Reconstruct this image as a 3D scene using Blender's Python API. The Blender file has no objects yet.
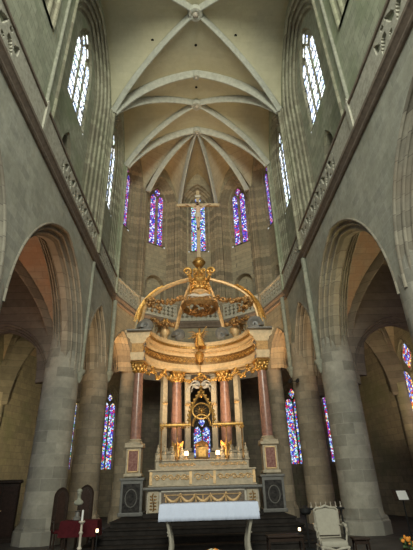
import bpy, bmesh, math, random
from mathutils import Vector, Matrix
random.seed(7)
pi = math.pi
scn = bpy.context.scene
COL = scn.collection

# ------------------------------------------------------------------ camera
f_px, pitch, yaw, roll, cam_x, cam_h = 400.719, 0.479, 0.026, 0.029, -0.152, 1.596
fw = Vector((math.sin(yaw)*math.cos(pitch), math.cos(yaw)*math.cos(pitch), math.sin(pitch)))
rt = fw.cross(Vector((0, 0, 1))).normalized()
dn = -(rt.cross(fw))
R_ = math.cos(roll)*rt + math.sin(roll)*dn
D_ = -math.sin(roll)*rt + math.cos(roll)*dn
cd = bpy.data.cameras.new('camera')
cam = bpy.data.objects.new('camera', cd); COL.objects.link(cam)
m3 = Matrix((R_, -D_, -fw)).transposed()
cam.matrix_world = Matrix.Translation((cam_x, 0, cam_h)) @ m3.to_4x4()
cd.sensor_fit = 'VERTICAL'; cd.sensor_height = 36.0
cd.lens = f_px/550*36.0
cd.clip_start = 0.05; cd.clip_end = 300
scn.camera = cam

# ------------------------------------------------------------------ world, light, exposure
wd = bpy.data.worlds.new('world'); scn.world = wd; wd.use_nodes = True
bg = wd.node_tree.nodes['Background']
bg.inputs[0].default_value = (0.90, 0.95, 0.90, 1)
bg.inputs[1].default_value = 0.6
scn.view_settings.view_transform = 'Standard'
scn.view_settings.look = 'None'
scn.view_settings.gamma = 1
scn.view_settings.use_curve_mapping = False
scn.view_settings.exposure = 0.36

def spot(name, loc, target, energy, col, angle=60, blend=0.7, size=0.25):
    l = bpy.data.lights.new(name, 'SPOT'); l.energy = energy; l.color = col
    l.spot_size = math.radians(angle); l.spot_blend = blend; l.shadow_soft_size = size
    o = bpy.data.objects.new(name, l); COL.objects.link(o); o.location = loc
    o.rotation_euler = (Vector(target)-Vector(loc)).to_track_quat('-Z', 'Y').to_euler()
    return o
def arealight(name, loc, target, energy, col, sx, sy):
    l = bpy.data.lights.new(name, 'AREA'); l.shape = 'RECTANGLE'; l.size = sx; l.size_y = sy
    l.energy = energy; l.color = col
    o = bpy.data.objects.new(name, l); COL.objects.link(o); o.location = loc
    o.rotation_euler = (Vector(target)-Vector(loc)).to_track_quat('-Z', 'Y').to_euler()
    return o
WARM = (1.0, 0.60, 0.26); AMB = (1.0, 0.72, 0.42)
# added area light far behind the camera, fills the nave; no window built there
arealight('nave_fill_light', (0, -14, 17), (0, 20, 19), 5600, (0.98, 1.0, 0.86), 9, 12)
# warm floodlights of the choir
spot('choir_flood', (-4.6, 13.5, 12.9), (0.5, 18.5, 5.5), 330, AMB, 44)
spot('choir_flood', (4.6, 13.5, 12.9), (-0.5, 18.5, 5.5), 270, AMB, 44)
spot('choir_flood', (-4.4, 17.0, 12.6), (0.4, 18.9, 9.0), 520, (1, .66, .34), 44)
spot('choir_flood', (4.4, 17.0, 12.6), (-0.4, 18.9, 9.0), 560, (1, .66, .34), 44)
spot('apse_uplight', (0, 20.3, 8.9), (0, 24.5, 25), 1300, WARM, 75, 1.0)
spot('apse_uplight', (-1.8, 20.0, 8.6), (-3.6, 26.3, 15), 360, AMB, 80, 1.0)
spot('apse_uplight', (1.8, 20.0, 8.6), (3.6, 26.3, 15), 180, AMB, 80, 1.0)
for sg in (-1, 1):
    spot('canopy_uplight', (sg*1.4, 17.7, 3.1), (sg*.6, 20.0, 7.4), 420, AMB, 110, 1.0)
    spot('arcade_uplight', (sg*3.9, 23.0, 3.0), (sg*5.1, 24.2, 9.4), 3600, (1, .60, .30), 40, 1.0)
    spot('arcade_uplight', (sg*6.3, 19.2, 2.0), (sg*5.9, 20.6, 9.6), 1100, AMB, 50, 1.0)
spot('aisle_uplight', (-8.2, 12.2, 2.2), (-7.5, 14.6, 10), 380, (1, .62, .34), 100, 1.0)
spot('aisle_uplight', (-6.4, 12.4, 1.5), (-5.9, 15.0, 10), 600, (1, .62, .34), 55, 1.0)
spot('aisle_uplight', (8.2, 12.2, 2.2), (7.5, 14.6, 10), 200, (1, .70, .48), 100, 1.0)
spot('aisle_uplight', (6.4, 12.4, 1.5), (5.9, 15.0, 10), 800, (1, .85, .40), 55, 1.0)
spot('aisle_wall_light', (-8.0, 15.5, 3.0), (-10.8, 22.5, 4.5), 1700, (1, .88, .48), 80, 1.0)
spot('aisle_wall_light', (8.0, 15.5, 3.0), (10.9, 22.0, 7.0), 1200, (1, .80, .45), 70, 1.0)

# ------------------------------------------------------------------ materials
MATS = {}
def nodemat(name):
    m = bpy.data.materials.new(name); m.use_nodes = True
    nt = m.node_tree; b = nt.nodes['Principled BSDF']
    MATS[name] = m
    return m, nt, b
def mixrgb(nt, a, b, fac, typ='MIX'):
    n = nt.nodes.new('ShaderNodeMix'); n.data_type = 'RGBA'; n.blend_type = typ
    for i, v in ((6, a), (7, b), (0, fac)):
        if isinstance(v, bpy.types.NodeSocket): nt.links.new(v, n.inputs[i])
        elif i == 0: n.inputs[0].default_value = v
        else: n.inputs[i].default_value = (*v, 1)
    return n.outputs[2]
def noise(nt, vec, scale, detail=3, rough=.6):
    n = nt.nodes.new('ShaderNodeTexNoise'); n.inputs['Scale'].default_value = scale
    n.inputs['Detail'].default_value = detail; n.inputs['Roughness'].default_value = rough
    nt.links.new(vec, n.inputs['Vector']); return n.outputs['Fac']
def ramp(nt, fac, stops, const=False):
    n = nt.nodes.new('ShaderNodeValToRGB'); nt.links.new(fac, n.inputs[0])
    cr = n.color_ramp
    if const: cr.interpolation = 'CONSTANT'
    while len(cr.elements) < len(stops): cr.elements.new(0.5)
    for e, (p, c) in zip(cr.elements, stops):
        e.position = p; e.color = (*c, 1) if not isinstance(c, (int, float)) else (c, c, c, 1)
    return n.outputs[0]
def math_(nt, op, a, b=None):
    n = nt.nodes.new('ShaderNodeMath'); n.operation = op
    for i, v in ((0, a), (1, b)):
        if v is None: continue
        if isinstance(v, bpy.types.NodeSocket): nt.links.new(v, n.inputs[i])
        else: n.inputs[i].default_value = v
    return n.outputs[0]
def bump(nt, b, h, strength=.3, dist=.02):
    n = nt.nodes.new('ShaderNodeBump'); n.inputs['Strength'].default_value = strength
    n.inputs['Distance'].default_value = dist
    nt.links.new(h, n.inputs['Height']); nt.links.new(n.outputs[0], b.inputs['Normal'])

def stone(name, c1, c2, mortar, stain=None, stain_amt=.5, mode='wall', bw=.62, bh=.34, r=.72, msize=.012, contrast=1.0):
    m, nt, b = nodemat(name)
    if mode == 'pier':
        tc = nt.nodes.new('ShaderNodeTexCoord').outputs['Object']
    else:
        tc = nt.nodes.new('ShaderNodeNewGeometry').outputs['Position']
    sx = nt.nodes.new('ShaderNodeSeparateXYZ'); nt.links.new(tc, sx.inputs[0])
    X, Y, Z = sx.outputs
    if mode == 'pier':
        u = math_(nt, 'MULTIPLY', math_(nt, 'ARCTAN2', Y, X), r)
        v = Z
    elif mode == 'vault':
        u = X; v = Y
    else:
        u = math_(nt, 'ADD', X, Y); v = Z
    cb = nt.nodes.new('ShaderNodeCombineXYZ'); nt.links.new(u, cb.inputs[0]); nt.links.new(v, cb.inputs[1])
    br = nt.nodes.new('ShaderNodeTexBrick'); nt.links.new(cb.outputs[0], br.inputs['Vector'])
    br.inputs['Scale'].default_value = 1; br.inputs['Brick Width'].default_value = bw
    br.inputs['Row Height'].default_value = bh; br.inputs['Mortar Size'].default_value = msize
    br.inputs['Mortar Smooth'].default_value = .4; br.inputs['Bias'].default_value = 0
    br.inputs['Color1'].default_value = (*c1, 1); br.inputs['Color2'].default_value = (*c2, 1)
    br.inputs['Mortar'].default_value = (*mortar, 1)
    n1 = noise(nt, tc, .45, 4); n2 = noise(nt, tc, 3.5, 5, .7)
    dark = ramp(nt, n2, [(.3, .72), (.7, 1.18)])
    c = mixrgb(nt, br.outputs['Color'], dark, .8*contrast, 'MULTIPLY')
    if stain:
        f = ramp(nt, n1, [(.48, 0.0), (.68, stain_amt)])
        c = mixrgb(nt, c, stain, f)
    nt.links.new(c, b.inputs['Base Color']); b.inputs['Roughness'].default_value = .9
    h = mixrgb(nt, br.outputs['Fac'], n2, .5)
    bump(nt, b, h, -.35, .015)
    return m
def plain(name, col, rough=.6, metal=0, var=.25, scale=8, col2=None, bmp=0):
    m, nt, b = nodemat(name)
    tc = nt.nodes.new('ShaderNodeTexCoord').outputs['Object']
    n = noise(nt, tc, scale, 4, .65)
    c2 = col2 or tuple(x*(1-var) for x in col)
    f = ramp(nt, n, [(.35, 0.0), (.65, 1.0)])
    nt.links.new(mixrgb(nt, col, c2, f), b.inputs['Base Color'])
    b.inputs['Roughness'].default_value = rough; b.inputs['Metallic'].default_value = metal
    if bmp: bump(nt, b, n, bmp, .03)
    if max(col) < .12: b.inputs['Specular IOR Level'].default_value = .12
    return m
def stained(name, stops, strength, scale=7, vary=True):
    m, nt, b = nodemat(name)
    tc = nt.nodes.new('ShaderNodeTexCoord').outputs['Object']
    v = nt.nodes.new('ShaderNodeTexVoronoi'); v.inputs['Scale'].default_value = scale
    nt.links.new(tc, v.inputs['Vector'])
    s = nt.nodes.new('ShaderNodeSeparateColor'); nt.links.new(v.outputs['Color'], s.inputs[0])
    c = ramp(nt, s.outputs[0], stops, True)
    ve = nt.nodes.new('ShaderNodeTexVoronoi'); ve.feature = 'DISTANCE_TO_EDGE'; ve.inputs['Scale'].default_value = scale
    nt.links.new(tc, ve.inputs['Vector'])
    lead = ramp(nt, ve.outputs['Distance'], [(.03, 0.06), (.10, 1.0)])
    c = mixrgb(nt, c, lead, 1.0, 'MULTIPLY')
    nt.links.new(c, b.inputs['Emission Color']); b.inputs['Emission Strength'].default_value = strength
    nt.links.new(c, b.inputs['Base Color']); b.inputs['Roughness'].default_value = .25
    return m

stone('nave_stone', (.42, .415, .335), (.33, .33, .27), (.42, .42, .34), stain=(.23, .23, .165), stain_amt=.55, bw=.55, bh=.30)
stone('upper_stone', (.38, .39, .285), (.28, .295, .21), (.20, .20, .15), stain=(.20, .25, .13), stain_amt=.6)
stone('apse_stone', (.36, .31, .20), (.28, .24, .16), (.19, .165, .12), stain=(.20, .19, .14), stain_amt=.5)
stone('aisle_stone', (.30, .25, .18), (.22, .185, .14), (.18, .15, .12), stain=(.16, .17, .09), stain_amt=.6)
stone('pier_stone', (.33, .31, .25), (.19, .18, .145), (.30, .28, .235), stain=(.15, .145, .125), stain_amt=.5, mode='pier', bw=.75, bh=.42)
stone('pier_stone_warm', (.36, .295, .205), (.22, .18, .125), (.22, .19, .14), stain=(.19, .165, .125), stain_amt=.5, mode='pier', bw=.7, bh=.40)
stone('vault_stone', (.455, .43, .29), (.42, .395, .27), (.41, .385, .265), stain=(.36, .335, .22), stain_amt=.5, mode='vault', bw=.9, bh=.3, msize=.008, contrast=.35)
stone('apse_vault_stone', (.46, .40, .27), (.40, .35, .235), (.34, .29, .2), stain=(.44, .30, .15), stain_amt=.5, mode='vault', bw=.8, bh=.3, contrast=.6)
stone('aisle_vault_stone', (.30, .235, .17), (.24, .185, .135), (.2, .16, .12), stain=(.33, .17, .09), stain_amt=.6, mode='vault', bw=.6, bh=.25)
plain('rib_stone', (.46, .46, .38), .85, var=.25, scale=4)
stone('moulding_stone', (.37, .355, .25), (.20, .18, .125), (.16, .14, .10), stain=(.20, .22, .13), stain_amt=.5, bw=7.3, bh=.36, contrast=1.0)
stone('apse_moulding', (.33, .265, .17), (.17, .14, .095), (.12, .10, .07), stain=(.17, .17, .11), stain_amt=.4, bw=7.3, bh=.34)
stone('arcade_moulding', (.31, .285, .22), (.19, .17, .13), (.14, .12, .095), stain=(.20, .15, .10), stain_amt=.5, bw=5.3, bh=.40)
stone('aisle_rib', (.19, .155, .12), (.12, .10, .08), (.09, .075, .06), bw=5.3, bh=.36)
plain('shaft_stone', (.30, .30, .23), .9, var=.35, scale=5, bmp=.2)
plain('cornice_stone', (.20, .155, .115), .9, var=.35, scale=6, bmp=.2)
plain('balustrade_stone', (.46, .44, .35), .9, var=.35, scale=8)
plain('floor_stone', (.075, .068, .06), .6, var=.4, scale=2)
plain('step_stone', (.028, .024, .021), .85, var=.4, scale=4)
plain('gilt', (.66, .37, .10), .38, metal=.75, var=.45, scale=14, bmp=.5)
plain('dark_gilt', (.36, .20, .07), .45, metal=.6, var=.5, scale=10, bmp=.5)
plain('pale_gilt', (.75, .50, .24), .45, metal=.3, var=.35, scale=8, bmp=.3)
plain('white_marble', (.52, .47, .38), .45, var=.25, scale=7)
plain('cream_stone', (.46, .385, .265), .6, var=.3, scale=7)
plain('red_marble', (.34, .18, .125), .25, var=.5, scale=5, col2=(.20, .105, .08), bmp=.05)
plain('red_panel', (.15, .045, .035), .25, var=.5, scale=12, col2=(.28, .13, .09))
plain('black_marble', (.012, .011, .011), .45, var=.4, scale=8, col2=(.05, .045, .04))
plain('grey_marble', (.15, .145, .13), .4, var=.3, scale=8)
plain('relief_ground', (.16, .12, .085), .6, var=.4, scale=12)
plain('linen', (.60, .66, .80), .85, var=.05, scale=20)
plain('canopy_stone', (.64, .46, .25), .55, var=.25, scale=7)
plain('cross_wood', (.50, .36, .20), .6, var=.3, scale=6)
plain('dark_wood', (.035, .022, .016), .45, var=.4, scale=10)
plain('brown_wood', (.038, .02, .014), .45, var=.4, scale=10)
plain('red_cloth', (.065, .009, .012), .9, var=.3, scale=10)
plain('cream_fabric', (.37, .345, .275), .9, var=.12, scale=12)
plain('cream_paint', (.36, .33, .26), .5, var=.2, scale=12)
plain('flesh', (.60, .40, .26), .6, var=.2, scale=9)
plain('plaster', (.52, .46, .37), .7, var=.2, scale=9)
plain('iron', (.02, .02, .02), .5, var=.2, scale=9)
plain('paper', (.75, .75, .72), .8, var=.05)
plain('leaf', (.07, .12, .04), .7, var=.4, scale=20)
plain('petal_white', (.75, .68, .5), .7, var=.2, scale=20)
plain('petal_orange', (.85, .32, .04), .7, var=.3, scale=20)
plain('dark_void', (.012, .011, .010), .95, var=.2)
plain('lead', (.05, .05, .05), .6, var=.2)
BL, DB, WB, PU, RD, PK, GR, YE = (.05, .07, .50), (.015, .02, .14), (.62, .74, .95), (.22, .05, .40), (.50, .03, .07), (.60, .16, .36), (.05, .35, .22), (.85, .65, .25)
stained('glass_clear', [(0, (.85, .93, 1)), (.35, (.62, .76, 1)), (.5, (.95, .98, 1)), (.8, (.45, .55, .85)), (.9, (.6, .75, .62))], 1.9, 3.0)
stained('glass_violet', [(0, DB), (.16, BL), (.40, PU), (.52, RD), (.64, WB), (.82, PK), (.89, BL)], 1.15, 10.5)
stained('glass_blue', [(0, DB), (.15, BL), (.42, WB), (.62, (.25, .4, .8)), (.78, GR), (.88, RD)], 1.15, 10)
stained('glass_mixed', [(0, BL), (.2, WB), (.38, RD), (.52, GR), (.64, (.3, .45, .9)), (.78, YE), (.87, PU)], 1.15, 9.5)
stained('glass_warm', [(0, BL), (.25, RD), (.45, (.8, .25, .05)), (.6, WB), (.75, YE), (.87, (.2, .3, .8))], 1.1, 8)
def flame(name, col, s):
    m, nt, b = nodemat(name)
    b.inputs['Emission Color'].default_value = (*col, 1); b.inputs['Emission Strength'].default_value = s
    b.inputs['Base Color'].default_value = (*col, 1)
flame('candle_glow', (1, .74, .42), 3)
M = MATS

# ------------------------------------------------------------------ mesh helpers
class MB:
    def __init__(s): s.bm = bmesh.new()
    def quad(s, *p):
        try: s.bm.faces.new([s.bm.verts.new(q) for q in p])
        except ValueError: pass
    def box(s, c, d, rz=0, bev=0):
        r = bmesh.ops.create_cube(s.bm, size=1); vs = r['verts']
        for v in vs: v.co = Vector((v.co.x*d[0], v.co.y*d[1], v.co.z*d[2]))
        if bev:
            es = list({e for v in vs for e in v.link_edges})
            rr = bmesh.ops.bevel(s.bm, geom=es, offset=bev, segments=2, affect='EDGES', profile=.5)
            vs = list({v for f in rr['faces'] for v in f.verts} | {v for v in vs if v.is_valid})
        mt = Matrix.Translation(c) @ Matrix.Rotation(rz, 4, 'Z')
        for v in vs: v.co = mt @ v.co
        return s
    def rings(s, rings, closed=True, caps=True):
        vr = [[s.bm.verts.new(p) for p in r] for r in rings]
        n = len(vr[0])
        for a, b in zip(vr, vr[1:]):
            for i in range(n if closed else n-1):
                j = (i+1) % n
                try: s.bm.faces.new((a[i], a[j], b[j], b[i]))
                except ValueError: pass
        if caps and closed:
            for r in (vr[0], vr[-1]):
                try: s.bm.faces.new(r)
                except ValueError: pass
        return s
    def lathe(s, prof, c=(0, 0, 0), n=24, a0=0, sq=None, caps=True):
        """prof: list of (r,z)"""
        rs = []
        for r, z in prof:
            ring = []
            for k in range(n):
                a = a0+2*pi*k/n
                ring.append((c[0]+r*math.cos(a), c[1]+r*math.sin(a), c[2]+z))
            rs.append(ring)
        return s.rings(rs, caps=caps)
    def tube(s, pts, r, n=8, closed=False, flat=1.0):
        pts = [Vector(p) for p in pts]; N = len(pts); rs = []
        if not isinstance(r, (list, tuple)): r = [r]*N
        prev = None
        for i, p in enumerate(pts):
            if closed: t = (pts[(i+1) % N]-pts[i-1])
            else: t = pts[min(i+1, N-1)]-pts[max(i-1, 0)]
            t = t.normalized() if t.length > 1e-9 else Vector((0, 0, 1))
            if prev is None:
                u = t.orthogonal().normalized()
            else:
                u = (prev-t*prev.dot(t))
                u = u.normalized() if u.length > 1e-6 else t.orthogonal().normalized()
            prev = u; w = t.cross(u)
            rs.append([p+(u*math.cos(2*pi*k/n)+w*math.sin(2*pi*k/n)*flat)*r[i] for k in range(n)])
        if closed:
            rs.append(rs[0]); return s.rings(rs, caps=False)
        return s.rings(rs)
    def sweep(s, pts, side, prof, closed_prof=True):
        """profile (a,h): a along side, h along inward normal"""
        pts = [Vector(p) for p in pts]; rs = []; N = len(pts)
        for i, p in enumerate(pts):
            t = (pts[min(i+1, N-1)]-pts[max(i-1, 0)]).normalized()
            sd = side[i] if isinstance(side, list) else side
            nrm = Vector(sd).cross(t).normalized()
            if isinstance(side, list): pass
            rs.append([p+Vector(sd)*a+nrm*h for a, h in prof])
        return s.rings(rs, closed=closed_prof, caps=closed_prof)
    def sphere(s, c, r, seg=16, sc=(1, 1, 1)):
        res = bmesh.ops.create_uvsphere(s.bm, u_segments=seg, v_segments=max(6, seg//2), radius=r)
        for v in res['verts']: v.co = Vector((v.co.x*sc[0]+c[0], v.co.y*sc[1]+c[1], v.co.z*sc[2]+c[2]))
        return s
    def prism(s, pts, thick, origin=(0, 0, 0), ux=(1, 0, 0), uz=(0, 0, 1)):
        """2D outline pts (u,z) in plane ux,uz extruded both ways along the normal"""
        ux = Vector(ux); uz = Vector(uz); n = ux.cross(uz).normalized(); o = Vector(origin)
        return s.rings([[o+ux*a+uz*b+n*t for a, b in pts] for t in (-thick/2, thick/2)])
    def build(s, name, mat, parent=None, loc=(0, 0, 0), smooth=False, rot=None):
        bmesh.ops.remove_doubles(s.bm, verts=s.bm.verts, dist=1e-5)
        bmesh.ops.recalc_face_normals(s.bm, faces=s.bm.faces)
        me = bpy.data.meshes.new(name); s.bm.to_mesh(me); s.bm.free()
        if isinstance(mat, str): mat = M[mat]
        me.materials.append(mat)
        if smooth:
            for p in me.polygons: p.use_smooth = True
            me.set_sharp_from_angle(angle=math.radians(38))
        o = bpy.data.objects.new(name, me); COL.objects.link(o); o.location = loc
        if rot: o.rotation_euler = rot
        if parent: o.parent = parent
        return o
def empty(name, loc=(0, 0, 0), rz=0, parent=None):
    o = bpy.data.objects.new(name, None); COL.objects.link(o); o.location = loc
    o.rotation_euler = (0, 0, rz); o.empty_display_size = .2
    if parent: o.parent = parent
    return o
def tag(o, label, cat, group=None):
    o['label'] = label; o['category'] = cat
    if group: o['group'] = group
    return o
def struct(o, label=None):
    o['kind'] = 'structure'
    if label: o['label'] = label
    return o
def copy_tree(o, parent=None):
    c = o.copy(); COL.objects.link(c)
    if parent: c.parent = parent
    for ch in list(o.children): copy_tree(ch, c)
    return c

class Face:
    def __init__(s, O, U, N): s.O = Vector((*O, 0)); s.U = Vector((*U, 0)).normalized(); s.N = Vector((*N, 0)).normalized()
    def p(s, u, z, d=0): return s.O+s.U*u+s.N*d+Vector((0, 0, z))
def arc(a, rise, zs, d, zb, n=14):
    """outline of a pointed opening, offset d outwards: from lower left over the apex to lower right"""
    Rr = (a*a+rise*rise)/(2*a); c = Rr-a; R2 = Rr+d
    th = math.acos(max(-1, min(1, c/R2)))
    L = [(-(R2*math.cos(th*k/n)-c), zs+R2*math.sin(th*k/n)) for k in range(n+1)]
    Rr_ = [(-u, z) for u, z in reversed(L[:-1])]
    out = L+Rr_
    if zb is not None and zb < zs-1e-6: out = [(-(a+d), zb)]+out+[(a+d, zb)]
    return out
def panel(mb, F, u0, u1, z0, z1, hole, depth=0):
    a, rise, zs, d, zb = hole
    P = arc(a, rise, zs, d, zb); w = a+d
    q = lambda *l: mb.quad(*[F.p(u, z, depth) for u, z in l])
    q((u0, z0), (-w, z0), (-w, z1), (u0, z1)); q((w, z0), (u1, z0), (u1, z1), (w, z1))
    zz = zs if zb is None else zb
    if zz > z0+1e-6: q((-w, z0), (w, z0), (w, zz), (-w, zz))
    for A, B in zip(P, P[1:]):
        if abs(A[0]-B[0]) > 1e-6: q(A, B, (B[0], z1), (A[0], z1))
def loft(mb, F, hole, prof, sill=True):
    a, rise, zs, zb = hole
    rs = []
    for pr in prof:
        d, dep = pr[0], pr[1]
        zb_ = zb if len(pr) < 3 else pr[2]
        rs.append([F.p(u, z, dep) for u, z in arc(a, rise, zs, d, zb_)])
    mb.rings(rs, closed=sill, caps=False)
def orders(d1, depth, n, roll=.09, start=0.0):
    """stepped moulding profile from offset d1 to 0 over the depth, n orders with rolls"""
    out = []; sd = d1/n; sp = depth/n
    for i in range(n):
        d = d1-sd*i; dp = start+sp*i
        out += [(d, dp)]
        for k in range(5):
            t = k/4*pi
            out.append((d-sd*.30-sd*.34*math.cos(t), dp+sp*.16-sd*.42*math.sin(t)+sp*.05*k/4))
        out += [(d-sd*.62, dp+sp*.75), (d-sd*.85, dp+sp*.95), (d-sd, dp+sp)]
    return out

# ------------------------------------------------------------------ plan
FZ = -.2; W = 5.2; WF = 5.3; T = [1.7, 9.6, 17.48, 22.25]; ZC = 11.5; H = 25.8; ZS = 20.7
AC = 22.25
NODE = [Vector((W*math.cos(math.radians(180-36*k)), AC+W*math.sin(math.radians(36*k)), 0)) for k in range(6)]  # 0 left T2 .. 5 right T2
def apse_face(k, apo, cen=AC, step=36, a_first=18):
    ang = math.radians(180-(a_first+step*k)); n = Vector((math.cos(ang), math.sin(ang)))
    return Face((n.x*apo, cen+n.y*apo), (math.sin(ang), -math.cos(ang)), (n.x, n.y))
def bay_face(s, x, yc):
    return Face((s*x, yc), (0, 1), (s, 0))
RR = (W*W+5.1*5.1)/(2*W); CC = RR-W
def prof_z(x): return 18.05+math.sqrt(max(0, 62.55-(abs(x)+1.57)**2))

# floor
mb = MB(); mb.quad((-14, -10, FZ), (14, -10, FZ), (14, 40, FZ), (-14, 40, FZ))
fl = mb.build('floor', 'floor_stone'); struct(fl)

def lancet(a, rise, zs, zb, n=8): return arc(a, rise, zs, 0, zb, n)
def window(F, depth, a, rise, zs, zb, nl, glass, stone_m, idx, label=None, bars=False, wide=.055):
    """pointed window with nl lights and a traceried head"""
    pl = MB()
    O = arc(a+.05, rise+.1, zs, 0, zb-.05)
    pl.rings([[F.p(u, z, depth) for u, z in O], [F.p(u, z, depth+.12) for u, z in O]])
    root = pl.build('window_%d' % idx, stone_m); struct(root, label)
    gl = MB(); mu = MB()
    lw = 2*a/nl; hw = lw/2-wide
    apex = arc(a, rise, zs, 0, zb)
    def top_at(u):
        Rr = (a*a+rise*rise)/(2*a); c = Rr-a; return zs+math.sqrt(max(0, Rr*Rr-(abs(u)+c)**2))
    for i in range(nl):
        uc = -a+lw*(i+.5)
        zt = top_at(abs(uc)+hw)-.12 if nl > 1 else zs
        zt = min(zt, zs+rise*.45)
        if nl > 1: zt -= hw*.6
        for (za, zb2) in [(zb+.05, zt)]:
            L = [(uc+u, z) for u, z in lancet(hw, hw*1.5, zt, zb+.05)]
            gl.rings([[F.p(u, z, depth-.03) for u, z in L], [F.p(u, z, depth+.01) for u, z in L]])
    # head openings
    if nl > 1:
        top = zs+rise
        if nl == 2:
            heads = [(0, zs+rise*.68, a*.32)]
        else:
            heads = [(0, zs+rise*.80, a*.17), (-a*.30, zs+rise*.56, a*.17), (a*.30, zs+rise*.56, a*.17)]
        for hu, hz, hr in heads:
            C_ = [(hu+hr*math.cos(t)*(1+.12*math.cos(4*t)), hz+hr*1.45*math.sin(t)*(1+.12*math.cos(4*t))) for t in [2*pi*k/20 for k in range(20)]]
            gl.rings([[F.p(u, z, depth-.03) for u, z in C_], [F.p(u, z, depth+.01) for u, z in C_]])
            mu.tube([F.p(hu+(u-hu)*1.12, hz+(z-hz)*1.12, depth-.04) for u, z in C_], .035, 6, closed=True)
    g = gl.build('glass_panes', glass, root)
    for i in range(nl-1):
        u = -a+lw*(i+1)
        mu.tube([F.p(u, zb, depth-.05), F.p(u, zs+rise*.3, depth-.05)], max(.055, wide*.6), 6)
    for i in range(nl):
        uc = -a+lw*(i+.5); zt = min(top_at(abs(uc)+hw)-.12, zs+rise*.45)-(hw*.6 if nl > 1 else 0) if nl > 1 else zs
        mu.tube([F.p(uc+u, z, depth-.05) for u, z in arc(hw, hw*1.5, zt, .03, None)], .04, 6)
    mu.build('mullion', stone_m, root, smooth=True)
    if bars:
        b = MB(); z = zb+.5
        while z < zs+.6:
            b.tube([F.p(-a, z, depth-.06), F.p(a, z, depth-.06)], .022, 5); z += .62
        b.build('saddle_bar', 'lead', root)
    return root
wi = 1
# ------------------------------------------------------------------ arcade walls
bays = [(T[0], T[1]), (T[1], T[2]), (T[2], T[3])]
for s, side in ((-1, 'left'), (1, 'right')):
    mb = MB(); ms = MB(); ab = MB()
    for y0, y1 in bays:
        yc = (y0+y1)/2; hl = (y1-y0)/2; big = hl > 3
        a = hl-.64; rise = 4.1 if big else 3.0; zs = 6.1 if big else 6.7
        F = bay_face(s, WF, yc); z0 = 6.0 if big else 6.6
        panel(mb, F, -hl, hl, z0, ZC+.6, (a, rise, zs, .48, z0))
        panel(ab, F, -hl, hl, z0, ZC+.5, (a, rise, zs, .48, z0), depth=1.25)
        op = orders(.48, .5, 3)
        full = op+[(0, .62)]+[(d, 1.25-dp) for d, dp in reversed(op)]
        loft(ms, F, (a, rise, zs, z0), full, sill=False)
        # underside over the piers
        for e in (-1, 1):
            mb.quad(F.p(e*hl, z0, 0), F.p(e*(a+.48), z0, 0), F.p(e*a, z0, .62), F.p(e*hl, z0, .62))
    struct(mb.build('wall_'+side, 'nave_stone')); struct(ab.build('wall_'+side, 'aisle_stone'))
    struct(ms.build('trim_1', 'arcade_moulding', smooth=True))
    # clerestory: deep moulded recess over the gallery, window and small door in its back wall
    mb = MB(); ms = MB(); bk = MB()
    for y0, y1 in bays:
        yc = (y0+y1)/2; hl = (y1-y0)/2; big = hl > 3
        F = bay_face(s, WF, yc)
        if big: ra, rr, rz, off, dep = 2.3, 3.3, 20.9, 1.05, .60
        else: ra, rr, rz, off, dep = 1.2, 2.2, 21.2, .70, .28
        zf = ZC+.5
        if y0 < 5:
            mb.quad(*[F.p(u, z) for u, z in ((-hl, zf), (hl, zf), (hl, 16.4), (-hl, 16.4))]); zf = 16.4
        panel(mb, F, -hl, hl, zf, H+.4, (ra, rr, rz, off, zf))
        loft(ms, F, (ra, rr, rz, zf), orders(off, dep, 4))
        if y0 < 5:
            wa, wr, wz, ws = 1.25, 2.8, 21.2, 17.7
        elif big:
            Fd = bay_face(s, WF, yc-.15); dr = (.55, 1.2, 14.7, 12.2)
            panel(bk, Fd, -ra-.2, ra+.3, zf, 16.0, (.55, 1.2, 14.7, .10, 12.2), depth=dep)
            loft(ms, Fd, dr, [(.10, dep), (.1, dep+.05), (0, dep+.12), (0, dep+.5)])
            dm = MB()
            dm.rings([[Fd.p(u, z, dep+.5) for u, z in arc(.55, 1.2, 14.7, 0, 12.2)], [Fd.p(u, z, dep+.56) for u, z in arc(.55, 1.2, 14.7, 0, 12.2)]])
            struct(dm.build('door_1', 'dark_void' if s < 0 else 'brown_wood'))
            wa, wr, wz, ws = 1.25, 2.8, 21.2, 17.7
        else:
            q = [(-ra-.2, zf), (ra+.2, zf), (ra+.2, 16.0), (-ra-.2, 16.0)]
            bk.quad(*[F.p(u, z, dep) for u, z in q])
            wa, wr, wz, ws = .85, 1.9, 21.2, 16.9; yc += .2
        F = bay_face(s, WF, yc+(.15 if big else 0))
        panel(bk, F, -ra-.4, ra+.2, 16.0, H+.4, (wa, wr, wz, .1, ws-.1), depth=dep)
        loft(ms, F, (wa, wr, wz, ws), [(.1, dep), (.06, dep+.02), (0, dep+.1), (0, dep+.16)])
        window(F, dep+.15, wa, wr, wz, ws, 3 if big else 2, 'glass_clear', 'moulding_stone', wi, bars=True, wide=.10); wi += 1
    struct(mb.build('wall_'+side, 'upper_stone')); struct(bk.build('wall_'+side, 'upper_stone')); struct(ms.build('trim_2', 'moulding_stone', smooth=True))
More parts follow.
